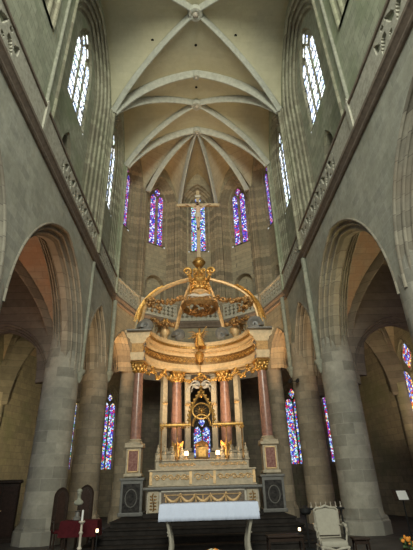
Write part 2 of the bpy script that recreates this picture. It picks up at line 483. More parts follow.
# ------------------------------------------------------------------ apse walls
AP = W*math.cos(math.radians(18)); FL = W*math.sin(math.radians(18))
mb = MB(); ms = MB(); lo = MB(); lom = MB(); vd = MB()
for k in range(5):
    F = apse_face(k, AP+.12)
    hl = FL+.1
    # lower arcade
    a = .98
    panel(lo, F, -hl, hl, 7.9, ZC+.6, (a, 1.7, 8.1, .34, 7.9))
    op = orders(.34, .5, 3); full = op+[(0, .62)]+[(d, 1.24-dp) for d, dp in reversed(op)]
    loft(lom, F, (a, 1.7, 8.1, 7.9), full, sill=False)
    # tall moulded recess, gallery wall and window in its back
    zf = ZC+.5; dep = .62
    panel(mb, F, -hl, hl, zf, H+.4, (.96, 1.9, 22.3, .50, zf))
    loft(ms, F, (.96, 1.9, 22.3, zf), orders(.50, dep, 3))
    if k in (0, 4):
        e = -1 if k == 0 else 1
        Fd = Face((F.O.x+F.U.x*(-.2*e), F.O.y+F.U.y*(-.2*e)), (F.U.x, F.U.y), (F.N.x, F.N.y))
        panel(mb, Fd, -1.0+.2*e, 1.0+.2*e, zf, 16.6, (.30, .5, 14.3, .06, 12.1), depth=dep)
        loft(ms, Fd, (.30, .5, 14.3, 12.1), [(.06, dep), (0, dep+.08), (0, dep+.4)])
        vd.rings([[Fd.p(u, z, dep+.4) for u, z in arc(.3, .5, 14.3, 0, 12.1)], [Fd.p(u, z, dep+.45) for u, z in arc(.3, .5, 14.3, 0, 12.1)]])
    else:
        panel(mb, F, -1.0, 1.0, zf, 16.6, (.72, .73, 14.8, .10, 12.2), depth=dep)
        loft(ms, F, (.72, .73, 14.8, 12.2), [(.10, dep), (.08, dep-.06), (.03, dep-.06), (0, dep+.04), (0, dep+.35)])
        A_ = arc(.72, .73, 14.8, 0, 12.2)
        mb.rings([[F.p(u, z, dep+.35) for u, z in A_], [F.p(u, z, dep+.42) for u, z in A_]])
    panel(mb, F, -1.0, 1.0, 16.6, H+.4, (.70, 1.75, 22.3, .12, 18.2), depth=dep)
    loft(ms, F, (.70, 1.75, 22.3, 18.3), [(.12, dep), (.08, dep-.04), (.03, dep), (0, dep+.08), (0, dep+.15)])
    window(F, dep+.14, .70, 1.75, 22.3, 18.3, 2, 'glass_blue' if k == 2 else 'glass_violet', 'apse_moulding', wi, wide=.14); wi += 1
struct(mb.build('wall_apse', 'apse_stone')); struct(lo.build('wall_apse', 'apse_stone'))
struct(ms.build('trim_3', 'apse_moulding', smooth=True)); struct(lom.build('trim_3', 'apse_moulding', smooth=True))
struct(vd.build('door_2', 'dark_void'))

# ------------------------------------------------------------------ high vault
def wedge(mb, hub, p0, p1, zf, ns=14, nq=14, lift=.12):
    """severy between hub and the two wall corners"""
    hub, p0, p1 = Vector(hub), Vector(p0), Vector(p1)
    grid = []
    for i in range(ns+1):
        s_ = i/ns; row = []
        for j in range(nq+1):
            q = -1+2*j/nq
            pt = hub+(p0*(1-q)/2+p1*(1+q)/2-hub)*s_
            row.append((pt.x, pt.y, zf(abs(q)*s_*W)+lift))
        grid.append(row)
    for i in range(ns):
        for j in range(nq):
            if i == 0: mb.quad(grid[0][0], grid[1][j], grid[1][j+1])
            else: mb.quad(grid[i][j], grid[i][j+1], grid[i+1][j+1], grid[i+1][j])
WO = W+.25
mb = MB()
for y0, y1 in bays:
    yc = (y0+y1)/2; hub = (0, yc, 0)
    cs = [(-WO, y0, 0), (-WO, y1, 0), (WO, y1, 0), (WO, y0, 0)]
    for i in range(4): wedge(mb, hub, cs[i], cs[(i+1) % 4], prof_z)
struct(mb.build('ceiling', 'vault_stone', smooth=True))
mb = MB()
for k in range(5):
    k0 = (NODE[k]-Vector((0, AC, 0)))*1.06+Vector((0, AC, 0)); k1 = (NODE[k+1]-Vector((0, AC, 0)))*1.06+Vector((0, AC, 0))
    wedge(mb, (0, AC, 0), k0, k1, prof_z)
struct(mb.build('ceiling', 'apse_vault_stone', smooth=True))
# ribs
RP = [(-.15, .14), (-.15, 0), (-.10, -.08), (-.07, -.20), (-.03, -.27), (.03, -.27), (.07, -.20), (.10, -.08), (.15, 0), (.15, .14)]
def rib(mb, p0, p1, scale=1.0, n=22, zf=None, w0=W):
    """from wall corner p0 to hub p1 following the vault profile"""
    zf = zf or prof_z
    p0, p1 = Vector(p0), Vector(p1); pts = []
    for i in range(n+1):
        t = i/n; x = w0*math.cos(t*pi/2)
        q = p0*(x/w0)+p1*(1-x/w0); pts.append((q.x, q.y, zf(x)))
    d = (p1-p0).normalized(); side = Vector((-d.y, d.x, 0))
    nrmtest = side.cross(Vector((0, 0, 1)))
    pr = [(a*scale, h*scale) for a, h in RP]
    # profile h must point out of the vault (down/inwards)
    t = (Vector(pts[-1])-Vector(pts[-2])).normalized()
    if side.cross(t).z < 0: side = -side
    mb.sweep(pts, side, pr)
ti = 4
for y0, y1 in bays[1:]:
    yc = (y0+y1)/2; r_ = MB()
    for x in (-W, W):
        for y in (y0, y1): rib(r_, (x, y, 0), (0, yc, 0))
    struct(r_.build('trim_%d' % ti, 'rib_stone', smooth=True), 'pair of crossing vault ribs'); ti += 1
for y in T[1:]:
    r_ = MB()
    for x in (-W, W): rib(r_, (x, y, 0), (0, y, 0), 1.25)
    struct(r_.build('trim_%d' % ti, 'rib_stone', smooth=True), 'transverse vault rib'); ti += 1
r_ = MB()
for k in range(1, 5): rib(r_, NODE[k]*.93+Vector((0, AC, 0))*.07, (0, AC, 0), 1.05)
struct(r_.build('trim_%d' % ti, 'rib_stone', smooth=True), 'four radiating ribs of the apse vault'); ti += 1
# keystones
def boss(loc, r, label):
    m_ = MB(); m_.lathe([(r*.55, .2), (r, .1), (r*1.02, -.12), (r*.9, -.2), (r*.6, -.22), (r*.52, -.16), (r*.25, -.2), (0.01, -.26)], n=20)
    o = m_.build('keystone', 'rib_stone', loc=loc, smooth=True)
    c = MB(); c.lathe([(r*.34, -.14), (r*.36, -.24), (r*.2, -.30), (.01, -.31)], n=12); c.build('carved_rosette', 'plaster', o, smooth=True)
    tag(o, label, 'keystone')
boss((0, (T[1]+T[2])/2, H-.12), .42, 'round carved keystone of the near nave vault, at the top edge of the view')
boss((0, (T[2]+T[3])/2, H-.12), .38, 'round pale keystone of the short vault bay just before the apse')
boss((0, T[2], H-.22), .24, 'small keystone at the middle of the broad transverse rib')
boss((0, AC, H-.18), .30, 'keystone where the radiating apse ribs meet')
hl_ = MB()
for x, y in ((-2.6, 14.9), (2.4, 14.7), (0, 15.6), (0, 18.6), (-2.8, 12.2)):
    zz = prof_z(min(abs(x), W)) if False else None
    z = max(prof_z(abs(x)), prof_z(abs(y-13.54)/3.94*W)) if y < T[2] else H
    hl_.lathe([(.09, -.01+.1), (.07, .14)], c=(x, y, z), n=10)
struct(hl_.build('ceiling', 'dark_void'))

# ------------------------------------------------------------------ wall shafts and piers
def shaft_cluster(s, x, y, ang, z0, z1, mat, name_i, r=.09, n=5, spread=.62):
    """cluster of thin shafts against the wall; ang = inward direction"""
    m_ = MB(); inn = Vector((math.cos(ang), math.sin(ang), 0)); tv = Vector((-inn.y, inn.x, 0)); c = Vector((x, y, 0))
    for i in range(n):
        t = (i-(n-1)/2)/((n-1)/2)
        p = c+tv*t*spread/2+inn*(.10-.16*abs(t))
        rr = r*(1.25 if i == (n-1)//2 else .85)
        m_.tube([p+Vector((0, 0, z0)), p+Vector((0, 0, z1))], rr, 10)
    m_.box(c+Vector((0, 0, (z0+z1)/2))-inn*.15, (.4, spread*1.25, z1-z0), rz=ang)
    o = m_.build('trim_%d' % name_i, mat, smooth=True); struct(o, 'cluster of wall shafts')
for y in T[1:]:
    for s in (-1, 1):
        if y < 10:
            t_ = MB(); t_.tube([(s*(W+.06), y, 12.0), (s*(W+.06), y, 22.0)], .075, 10); struct(t_.build('trim_%d' % ti, 'shaft_stone', smooth=True), 'single wall shaft'); ti += 1
            continue
        shaft_cluster(s, s*(W+.05), y, 0 if s < 0 else pi, 12.0, 22.0, 'moulding_stone' if y < 20 else 'upper_stone', ti); ti += 1
for k in range(1, 5):
    v = NODE[k]; d = (v-Vector((0, AC, 0))).normalized()
    shaft_cluster(0, v.x, v.y, math.atan2(-d.y, -d.x), 12.0, 22.6, 'apse_moulding', ti, r=.075, spread=.5); ti += 1

def pier(x, y, r, ztop, mat, label, inward=None, shaft_z=(6.1, 11.5), group=None):
    root = empty('stone_pier', (x, y, FZ)); ztop -= FZ; shaft_z = (shaft_z[0]-FZ, shaft_z[1]-FZ)
    m_ = MB(); m_.lathe([(r*1.08, .55), (r*1.04, .62), (r, .75), (r*.985, 3), (r*.975, ztop+.1), (r*.80, ztop+1.9)], n=32)
    m_.build('pier_shaft', mat, root, smooth=True)
    b = MB(); b.lathe([(r*1.24, 0), (r*1.24, .42), (r*1.17, .47), (r*1.17, .52), (r*1.09, .60)], n=8, a0=pi/8); b.build('pier_base', mat, root)
    if inward is not None:
        inn = Vector((math.cos(inward), math.sin(inward), 0))
        t = MB(); p = inn*(r+.02)
        t.tube([p+Vector((0, 0, shaft_z[0])), p+Vector((0, 0, shaft_z[1]))], .12, 12)
        t.build('wall_shaft', 'shaft_stone', root, smooth=True)
        c = MB(); c.lathe([(.03, -.55), (.12, -.38), (.15, -.2), (.22, -.12), (.23, 0), (.14, .03)], c=p+Vector((0, 0, shaft_z[0])), n=12)
        c.build('corbel', 'shaft_stone', root, smooth=True)
    tag(root, label, 'pier', group)
    return root
pier(-6.08, T[2], .75, 6.2, 'pier_stone', 'big round grey stone pier on the left, between the wide and the narrow arch', 0)
pier(5.95, T[2], .74, 6.2, 'pier_stone', 'big round grey stone pier on the right, behind the cream armchair', pi, (6.3, 11.5))
pier(-5.95, T[1], .68, 6.2, 'pier_stone', 'nearest left pier, cut by the left edge of the view')
pier(5.95, T[1], .68, 6.2, 'pier_stone', 'nearest right pier, cut by the right edge of the view')
pier(-5.85, T[3], .72, 6.7, 'pier_stone_warm', 'second round pier on the left, behind the draped console and bust', 0, (7.2, 11.5))
pier(5.68, T[3], .68, 6.7, 'pier_stone_warm', 'second round pier on the right, carrying a small black spotlight', pi, (7.2, 11.5))
for k, lab in ((1, 'warm lit round pier beside the left red marble columns'), (2, 'apse pier behind the left inner altar column'), (3, 'apse pier behind the right inner altar column'), (4, 'warm lit round pier beside the right red marble columns')):
    d = (NODE[k]-Vector((0, AC, 0))).normalized(); p = Vector((0, AC, 0))+d*5.75
    pier(p.x, p.y, .50, 8.0, 'pier_stone_warm', lab, math.atan2(-d.y, -d.x), (8.6, 11.5))

# ------------------------------------------------------------------ cornice and balustrade
CP = [Vector((-W, T[0], 0)), NODE[0]]+NODE[1:5]+[NODE[5], Vector((W, T[0], 0))]
def offset_path(path, off):
    """offset a polyline to its right (towards the church's inside when going left wall -> apse -> right wall)"""
    out = []
    for i, p in enumerate(path):
        ds = []
        if i > 0: ds.append((path[i]-path[i-1]).normalized())
        if i < len(path)-1: ds.append((path[i+1]-path[i]).normalized())
        ns = [Vector((d.y, -d.x, 0)) for d in ds]
        n = sum(ns, Vector()).normalized(); k = 1/max(.3, n.dot(ns[0]))
        out.append(p+n*off*k)
    return out
cpf = [(-.35, 0), (-.02, 0), (.02, .05), (.02, .12), (-.02, .16), (.06, .30), (.10, .34), (.10, .46), (.02, .50), (-.35, .50)]
rings_ = [[v+Vector((0, 0, ZC+h)) for v in offset_path(CP, o)] for o, h in cpf]
mb = MB(); n = len(CP)
mb.rings([[rings_[j][i] for j in range(len(cpf))] for i in range(n)])
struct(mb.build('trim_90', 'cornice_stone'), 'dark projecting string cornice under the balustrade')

def loop(c, r, ang, squash=.62):
    """teardrop mouchette outline in (u,z)"""
    pts = []
    for k in range(18):
        t = 2*pi*k/18; rr = r*(1-.0*t); x = rr*math.cos(t); z = rr*squash*math.sin(t)*(1-.45*math.cos(t))
        pts.append((c[0]+x*math.cos(ang)-z*math.sin(ang), c[1]+x*math.sin(ang)+z*math.cos(ang)))
    return pts
def slab(mb, L, z0, z1, thick, hole, res=.045):
    """pierced stone slab: openings cut where hole(u, z) is true"""
    nu = int(round(L/res)); nz = int(round((z1-z0)/res)); du = L/nu; dz = (z1-z0)/nz
    solid = [[not hole((i+.5)*du, z0+(k+.5)*dz) for k in range(nz)] for i in range(nu)]
    vs = {}
    def v(i, k, y):
        key = (i, k, y)
        if key not in vs: vs[key] = mb.bm.verts.new((i*du, y*thick/2, z0+k*dz))
        return vs[key]
    for i in range(nu):
        for k in range(nz):
            if not solid[i][k]: continue
            for y in (-1, 1): mb.bm.faces.new((v(i, k, y), v(i+1, k, y), v(i+1, k+1, y), v(i, k+1, y)))
            for di, dk, a, b in ((-1, 0, (i, k), (i, k+1)), (1, 0, (i+1, k), (i+1, k+1)), (0, -1, (i, k), (i+1, k)), (0, 1, (i, k+1), (i+1, k+1))):
                p, q = i+di, k+dk
                if 0 <= p < nu and 0 <= q < nz and solid[p][q]: continue
                mb.bm.faces.new((v(*a, -1), v(*b, -1), v(*b, 1), v(*a, 1)))
def hole_dots(u, z):
    iu = round(u/.34); iz = round((z-.6)/.27)
    if abs(iz) > 1: return False
    du, dz = u-iu*.34-(.0 if iz % 2 == 0 else .0), z-.6-iz*.27
    r = math.hypot(du, dz); a = math.atan2(dz, du)
    return r < .105*(1+.25*math.cos(4*a))
def hole_flame(u, z):
    P = .95; x = (u % P)-P/2; zc = z-.6
    for sg in (-1, 1):
        cx, cz = sg*.20, sg*.16
        dx, dz_ = x-cx, zc-cz
        a = .9*sg; X = dx*math.cos(a)+dz_*math.sin(a); Z = -dx*math.sin(a)+dz_*math.cos(a)
        w = .13*(1-.55*X/.30) if abs(X) < .30 else 0
        if w and abs(Z) < w*math.sqrt(max(0, 1-(X/.30)**2))+.0: return True
    for cx, cz in ((-.34, .30), (.34, -.30)):
        if math.hypot(x-cx, zc-cz) < .09: return True
    return False
def balustrade(p0, p1, label, kind):
    L = (p1-p0).length; ang = math.atan2((p1-p0).y, (p1-p0).x)
    root = empty('balustrade', (p0.x, p0.y, ZC+.5), ang)
    zt = 1.12; ey = (p0.y+p1.y)/2
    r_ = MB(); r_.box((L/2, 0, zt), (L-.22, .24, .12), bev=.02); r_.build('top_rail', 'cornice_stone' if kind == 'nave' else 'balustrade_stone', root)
    r_ = MB(); r_.box((L/2, 0, .06), (L-.22, .20, .12)); r_.build('bottom_rail', 'balustrade_stone', root)
    r_ = MB(); r_.box((0, 0, .62), (.2, .26, 1.24)); r_.prism([(-.12, 1.24), (.12, 1.24), (0, 1.5)], .2); r_.build('post', 'balustrade_stone', root)
    t = MB()
    def hole(u, z):
        if u < .2 or u > L-.25: return False
        y = p0.y+(p1.y-p0.y)*u/L
        if kind == 'nave':
            if y > 17.4: return hole_dots(u, z)
            if 7.4 < y < 11.6: return False
            return hole_flame(y, z)
        return hole_dots(u, z)
    slab(t, L-.1, .1, 1.1, .12, hole)
    t.build('pierced_slab', 'balustrade_stone', root)
    tag(root, label, 'balustrade', None)
off = offset_path(CP, -.02)
balustrade(Vector((-W-.05, T[0], 0)), Vector((-W-.05, T[1], 0)), 'pierced stone balustrade stretch over the nearest left arch', 'nave')
balustrade(Vector((-W-.05, T[1], 0)), Vector((-W-.05, T[2], 0)), 'pierced stone balustrade over the wide left arch', 'nave')
balustrade(Vector((-W-.05, T[2], 0)), off[1], 'short pierced balustrade over the narrow left arch', 'nave')
names = ['left angled apse balustrade with dotted openings', 'apse balustrade hidden behind the left gilded scroll', 'apse balustrade behind the gilded crown, in the axis', 'apse balustrade hidden behind the right gilded scroll', 'right angled apse balustrade with dotted openings']
for k in range(5): balustrade(off[1+k], off[2+k], names[k], 'apse')
balustrade(Vector((W+.05, T[0], 0)), Vector((W+.05, T[1], 0)), 'pierced stone balustrade stretch over the nearest right arch', 'nave')
balustrade(Vector((W+.05, T[1], 0)), Vector((W+.05, T[2], 0)), 'pierced stone balustrade over the wide right arch', 'nave')
balustrade(Vector((W+.05, T[2], 0)), off[6], 'short pierced balustrade over the narrow right arch', 'nave')

# ------------------------------------------------------------------ aisles and ambulatory
XO = 11.0; AZ = 6.3; AR = 4.7
def az(x):
    w = 2.5; R2 = (w*w+AR*AR)/(2*w); c = R2-w
    return AZ+math.sqrt(max(0, R2*R2-(abs(x)+c)**2))
def az_w(x): return az(x/W*2.5)
for s, side in ((-1, 'left'), (1, 'right')):
    mb = MB(); r_ = MB()
    xi, xo = s*6.55, s*XO; xc = (xi+xo)/2
    for y0, y1 in bays:
        cs = [(xi, y0, 0), (xi, y1, 0), (xo, y1, 0), (xo, y0, 0)]
        for i in range(4):
            wedge(mb, (xc, (y0+y1)/2, 0), cs[i], cs[(i+1) % 4], az_w, lift=.1)
            rib(r_, cs[i], (xc, (y0+y1)/2, 0), .9, zf=az_w)
    for y in T:
        for x in (xi, xo): rib(r_, (x, y, 0), (xc, y, 0), 2.3, zf=lambda q: az_w(q)-.7)
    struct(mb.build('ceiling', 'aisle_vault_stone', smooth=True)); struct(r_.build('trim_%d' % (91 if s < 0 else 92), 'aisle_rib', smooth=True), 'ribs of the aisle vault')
    # low cross arch of the aisle at the big pier, with its spandrel wall
    ca = MB(); cm = MB(); Fc = Face((xc, T[2]-.4), (1, 0), (0, 1)); hh = (1.95, 2.3, 5.6)
    for d_ in (0, .8): panel(ca, Fc, -2.3, 2.3, 5.2, 11.6, (*hh, .3, 5.2), depth=d_)
    oc = orders(.3, .3, 3); loft(cm, Fc, (*hh, 5.2), oc+[(0, .4)]+[(d, .8-dp) for d, dp in reversed(oc)], sill=False)
    struct(ca.build('wall_'+side, 'aisle_rib')); struct(cm.build('trim_95', 'aisle_rib', smooth=True))
    wl = MB(); ms = MB()
    for y0, y1 in bays:
        yc = (y0+y1)/2; hl = (y1-y0)/2; F = bay_face(s, XO, yc)
        a_ = 1.75 if hl > 3 else 1.45
        if hl < 3: F = bay_face(s, XO, yc+1.0); e = 1.0; a_ = 1.3; F = bay_face(s, XO, yc+1.25) if s > 0 else F; e = 1.25
        else: e = 0
        if s < 0 and hl < 3: wl.quad(*[F.p(u, z) for u, z in ((-hl-e, FZ), (hl-e, FZ), (hl-e, 11.6), (-hl-e, 11.6))]); continue
        panel(wl, F, -hl-e, hl-e+(.2 if e else 0), FZ, 11.6, (a_, 2.4, 5.8, .2 if e else .45, 2.4))
        loft(ms, F, (a_, 2.4, 5.8, 2.4), orders(.2 if e else .45, .15 if e else .4, 2 if e else 3))
        if s > 0 or hl > 3: window(F, .15 if e else .4, a_, 2.4, 5.8, 2.4, 3 if hl > 3 else 2, 'glass_warm' if s > 0 else 'glass_mixed', 'aisle_stone', wi); wi += 1
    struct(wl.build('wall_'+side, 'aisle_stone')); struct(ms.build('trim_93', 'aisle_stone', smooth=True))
    for y in T[1:]:
        m_ = MB(); m_.lathe([(.5, 0), (.5, .4), (.38, .5), (.36, 6.4)], n=16)
        o = m_.build('wall_respond', 'aisle_stone', loc=(s*(XO-.05), y, FZ), smooth=True)
        tag(o, 'engaged stone respond on the %s aisle wall, %s' % (side, {9.6: 'level with the nearest pier', 17.48: 'behind the big round pier', 22.25: 'at the start of the ambulatory'}[y]), 'respond')
# ambulatory outer wall
RO = XO
angs = [0, 28, 44.5, 60, 80, 100, 120, 135.5, 152, 180]
wl = MB(); ms = MB(); cv = MB()
for k in range(9):
    a0, a1 = math.radians(180-angs[k]), math.radians(180-angs[k+1])
    p0 = Vector((RO*math.cos(a0), AC+RO*math.sin(a0), 0)); p1 = Vector((RO*math.cos(a1), AC+RO*math.sin(a1), 0))
    mid = (p0+p1)/2; u = (p1-p0).normalized(); nn = Vector((-u.y, u.x, 0))
    if (mid-Vector((0, AC, 0))).dot(nn) < 0: nn = -nn
    F = Face((mid.x, mid.y), (u.x, u.y), (nn.x, nn.y)); hl = (p1-p0).length/2
    zb = 2.6 if k != 4 else 3.3; wa = .68 if k in (4, 6, 7) else .52
    if k in (0, 3, 5, 8): wl.quad(*[F.p(u, z) for u, z in ((-hl, FZ), (hl, FZ), (hl, 11.6), (-hl, 11.6))])
    else:
      panel(wl, F, -hl, hl, FZ, 11.6, (wa, 1.3, 6.6 if k != 4 else 5.0, .35, zb))
      loft(ms, F, (wa, 1.3, 6.6 if k != 4 else 5.0, zb), orders(.35, .35, 3))
      window(F, .35, wa, 1.3, 6.6 if k != 4 else 5.0, zb, 2, 'glass_mixed' if k not in (4,) else 'glass_blue', 'aisle_stone', wi); wi += 1
    # annular vault sector over the ambulatory
    na, nr = 6, 10
    G = [[None]*(nr+1) for _ in range(na+1)]
    for ia in range(na+1):
        aa = a0+(a1-a0)*ia/na
        for ir in range(nr+1):
            r = 6.2+(RO+.1-6.2)*ir/nr
            q = -1+2*ir/nr
            rr = r/max(.2, math.cos(aa-(a0+a1)/2))*math.cos((a1-a0)/2) if ir == nr else r
            G[ia][ir] = (r*math.cos(aa), AC+r*math.sin(aa), az(q*2.5*.92)+.1)
    for ia in range(na):
        for ir in range(nr): cv.quad(G[ia][ir], G[ia+1][ir], G[ia+1][ir+1], G[ia][ir+1])
struct(wl.build('wall_ambulatory', 'aisle_stone')); struct(ms.build('trim_94', 'aisle_stone', smooth=True)); struct(cv.build('ceiling', 'aisle_vault_stone', smooth=True))
# ------------------------------------------------------------------ figures
def figure(name, J, Eg, mat, parent=None, loc=(0, 0, 0), sub=2):
    """skinned body: J list of (x,y,z,r), root first"""
    me = bpy.data.meshes.new(name); me.from_pydata([j[:3] for j in J], Eg, [])
    o = bpy.data.objects.new(name, me); COL.objects.link(o)
    md = o.modifiers.new('skin', 'SKIN'); md.use_smooth_shade = True
    for i, j in enumerate(J):
        r = j[3]; me.skin_vertices[0].data[i].radius = (r, r) if not isinstance(r, tuple) else r
        me.skin_vertices[0].data[i].use_root = (i == 0)
    sb = o.modifiers.new('sub', 'SUBSURF'); sb.levels = sub; sb.render_levels = sub
    dg = bpy.context.evaluated_depsgraph_get(); dg.update()
    nm = bpy.data.meshes.new_from_object(o.evaluated_get(dg))
    o.modifiers.clear(); o.data = nm
    nm.materials.clear(); nm.materials.append(M[mat] if isinstance(mat, str) else mat)
    for p in nm.polygons: p.use_smooth = True
    o.location = loc
    if parent: o.parent = parent
    return o
def body(h, arms, legs, lean=(0, 0), head=(0, 0)):
    """standing body of height h. arms: (elbowL, handL, elbowR, handR), legs: (kneeL, footL, kneeR, footR), units of h, x right, y back"""
    k = h; P = lambda x, y, z, r: (x*k, y*k, z*k, (r[0]*k, r[1]*k) if isinstance(r, tuple) else r*k)
    lx, ly = lean
    J = [P(0, 0, .52, (.075, .060)), P(lx*.5, ly*.5, .63, (.065, .05)), P(lx, ly, .75, (.085, .055)), P(lx, ly, .82, (.04, .04)), P(lx+head[0]*.5, ly+head[1]*.5, .86, .028),
         P(lx+head[0], ly+head[1]-.005, .915, (.042, .050)), P(lx+head[0]*1.2, ly+head[1]*1.2, .965, (.036, .042))]
    E_ = [(0, 1), (1, 2), (2, 3), (3, 4), (4, 5), (5, 6)]
    for i, sg in enumerate((-1, 1)):
        el, ha = arms[2*i], arms[2*i+1]
        b = len(J)
        J += [P(lx+sg*.105, ly, .795, .033), P(*el, .024), P(*[el[q]*.15+ha[q]*.85 for q in range(3)], .016), P(*ha, .018)]
        E_ += [(3, b), (b, b+1), (b+1, b+2), (b+2, b+3)]
    for i, sg in enumerate((-1, 1)):
        kn, ft = legs[2*i], legs[2*i+1]
        b = len(J)
        J += [P(sg*.05, 0, .47, .052), P(*kn, .034), P(*ft, .020), P(ft[0], ft[1]-.07, max(.0, ft[2]-.025), .014)]
        E_ += [(0, b), (b, b+1), (b+1, b+2), (b+2, b+3)]
    return J, E_
def lumps(mb, c, r, n, s, sc=(1, 1, 1), rnd=None):
    rnd = rnd or random
    for _ in range(n):
        d = Vector((rnd.gauss(0, 1), rnd.gauss(0, 1), rnd.gauss(0, 1))).normalized()*rnd.uniform(.45, 1)*r
        mb.sphere((c[0]+d.x*sc[0], c[1]+d.y*sc[1], c[2]+d.z*sc[2]), s*rnd.uniform(.6, 1.3), 7, (rnd.uniform(.6, 1.3), rnd.uniform(.6, 1.3), rnd.uniform(.6, 1.3)))
def bez(p0, p1, p2, p3, n=16):
    p0, p1, p2, p3 = map(Vector, (p0, p1, p2, p3)); out = []
    for i in range(n+1):
        t = i/n; out.append(p0*(1-t)**3+p1*3*t*(1-t)**2+p2*3*t*t*(1-t)+p3*t**3)
    return out
def spiral(c, r0, turns, ux, uz=(0, 0, 1), a0=0, n=26, r1=.12):
    ux, uz, c = Vector(ux), Vector(uz), Vector(c)
    return [c+(ux*math.cos(a0+turns*2*pi*i/n)+uz*math.sin(a0+turns*2*pi*i/n))*(r0*(1-i/n)+r0*r1*i/n) for i in range(n+1)]

# ------------------------------------------------------------------ altar steps and high altar
AX = -.08
for i, (yf, hw, lab) in enumerate(((14.3, 3.75, 'lowest and widest dark stone altar step'), (14.8, 3.5, 'second dark stone altar step from the floor'), (15.25, 3.25, 'third dark stone altar step from the floor'), (15.65, 3.1, 'top dark stone altar step carrying the high altar'))):
    m_ = MB(); yb = 20.9
    m_.box((0, (yb-yf)/2, .09), (2*hw, yb-yf, .18)); m_.box((0, .0, .155), (2*hw+.06, .08, .04))
    o = m_.build('altar_step', 'step_stone', loc=(AX, yf, FZ+i*.185)); tag(o, lab, 'step')
Z0 = .54
def relief_scroll(mb, x0, x1, z0, z1, y, n, r=.02):
    """running foliage relief along a face looking to -y"""
    du = (x1-x0)/n; h = (z1-z0)
    for i in range(n):
        uc = x0+du*(i+.5); sg = 1 if i % 2 else -1
        mb.tube(spiral((uc, y, (z0+z1)/2), min(du, h)*.40, 1.4, (sg, 0, 0), a0=0), [r*1.2]*20+[r]*7, 5)
        lumps(mb, (uc+du*.45, y, (z0+z1)/2), h*.22, 4, r*1.6, (1, .3, 1))
alt = empty('high_altar', (AX, 16.5, Z0))
m_ = MB(); m_.box((0, .55, .07), (4.3, 1.2, .14), bev=.02); m_.build('plinth', 'step_stone', alt)
m_ = MB(); m_.box((0, .62, .50), (4.06, 1.06, .74)); m_.build('altar_body', 'white_marble', alt)
fr = MB(); fr.box((0, .05, .5), (3.0, .10, .62)); fr = fr.build('frontal', 'relief_ground', alt)
m_ = MB()
for (x, z, dx, dz) in ((0, .83, 3.16, .07), (0, .17, 3.16, .07), (-1.54, .5, .08, .72), (1.54, .5, .08, .72)): m_.box((x, .03, z), (dx, .12, dz), bev=.01)
m_.build('frontal_frame', 'white_marble', fr)
m_ = MB()
for i in range(5):
    x0, x1 = -1.35+i*.54, -.81+i*.54
    pts = [(x0+(x1-x0)*t/10, -.02, .68-.20*math.sin(pi*t/10)) for t in range(11)]
    m_.tube(pts, [.03+.035*math.sin(pi*t/10) for t in range(11)], 7)
    lumps(m_, (x0, -.02, .69), .06, 5, .03)
    m_.tube([(x0, -.02, .68), (x0+.02, -.02, .5), (x0-.01, -.02, .34)], [.02, .03, .01], 6)
lumps(m_, (1.35, -.02, .69), .06, 5, .03)
m_.lathe([(.16, -.05), (.19, -.02), (.15, 0), (.01, .02)], n=16)
lumps(m_, (0, -.02, .45), .10, 9, .035)
m_.tube([(-1.4, -.01, .70), (1.4, -.01, .70)], .02, 6); m_.tube([(0, -.01, .70), (0, -.01, .40)], .03, 6); m_.build('festoon_relief', 'pale_gilt', fr, smooth=True)
for sg in (-1, 1):
    m_ = MB(); m_.box((sg*1.79, .06, .5), (.40, .12, .68), bev=.01)
    p = m_.build('side_panel', 'cream_stone', alt)
    m_ = MB(); m_.tube(bez((sg*1.79, -.02, .22), (sg*1.70, -.02, .4), (sg*1.88, -.02, .6), (sg*1.79, -.02, .78)), .022, 6)
    for z in (.28, .38, .48, .58, .68):
        for e in (-1, 1): m_.sphere((sg*1.79+e*.07, -.01, z), .045, 8, (1.2, .4, .6))
    m_.build('foliage_ornament', 'dark_gilt', p, smooth=True)
m_ = MB(); m_.box((0, .52, .92), (4.34, 1.26, .10), bev=.03); m_.build('mensa', 'grey_marble', alt)
# gradines
m_ = MB(); m_.box((0, .82, 1.24), (4.0, .70, .54)); m_.box((0, .80, 1.52), (4.1, .78, .06), bev=.02); m_.box((0, .80, 1.0), (4.1, .78, .05), bev=.02)
g1 = m_.build('gradine', 'cream_stone', alt)
m_ = MB(); relief_scroll(m_, -1.85, -.55, 1.08, 1.46, .46, 5); relief_scroll(m_, .55, 1.85, 1.08, 1.46, .46, 5); relief_scroll(m_, -.35, .35, 1.08, 1.46, .46, 2)
for x in (-1.95, -.45, .45, 1.95): m_.box((x, .46, 1.26), (.10, .06, .44))
m_.build('gradine_relief', 'pale_gilt', g1, smooth=True)
m_ = MB(); m_.box((0, .95, 1.70), (3.6, .56, .32)); m_.box((0, .93, 1.87), (3.7, .62, .05), bev=.015); g2 = m_.build('gradine', 'cream_stone', alt)
for sg in (-1, 1):
    m_ = MB(); relief_scroll(m_, min(sg*.3, sg*1.7), max(sg*.3, sg*1.7), 1.60, 1.82, .66, 8, .014); m_.build('gradine_relief', 'pale_gilt', g2, smooth=True)
# little pinnacle pedestals along the top
for x in (-1.74, -1.48, -1.16, -.80, .80, 1.16, 1.48, 1.74):
    m_ = MB(); h = .36 if abs(x) > 1.3 else .30
    m_.box((0, 0, .09), (.17, .17, .18), bev=.01); m_.lathe([(.07, .18), (.09, .22), (.05, .26), (.075, .30), (.07, h), (.02, h+.12), (.035, h+.16), (.005, h+.22)], n=10)
    o = m_.build('finial', 'cream_stone', alt, loc=(x, .85, 1.90), smooth=True)
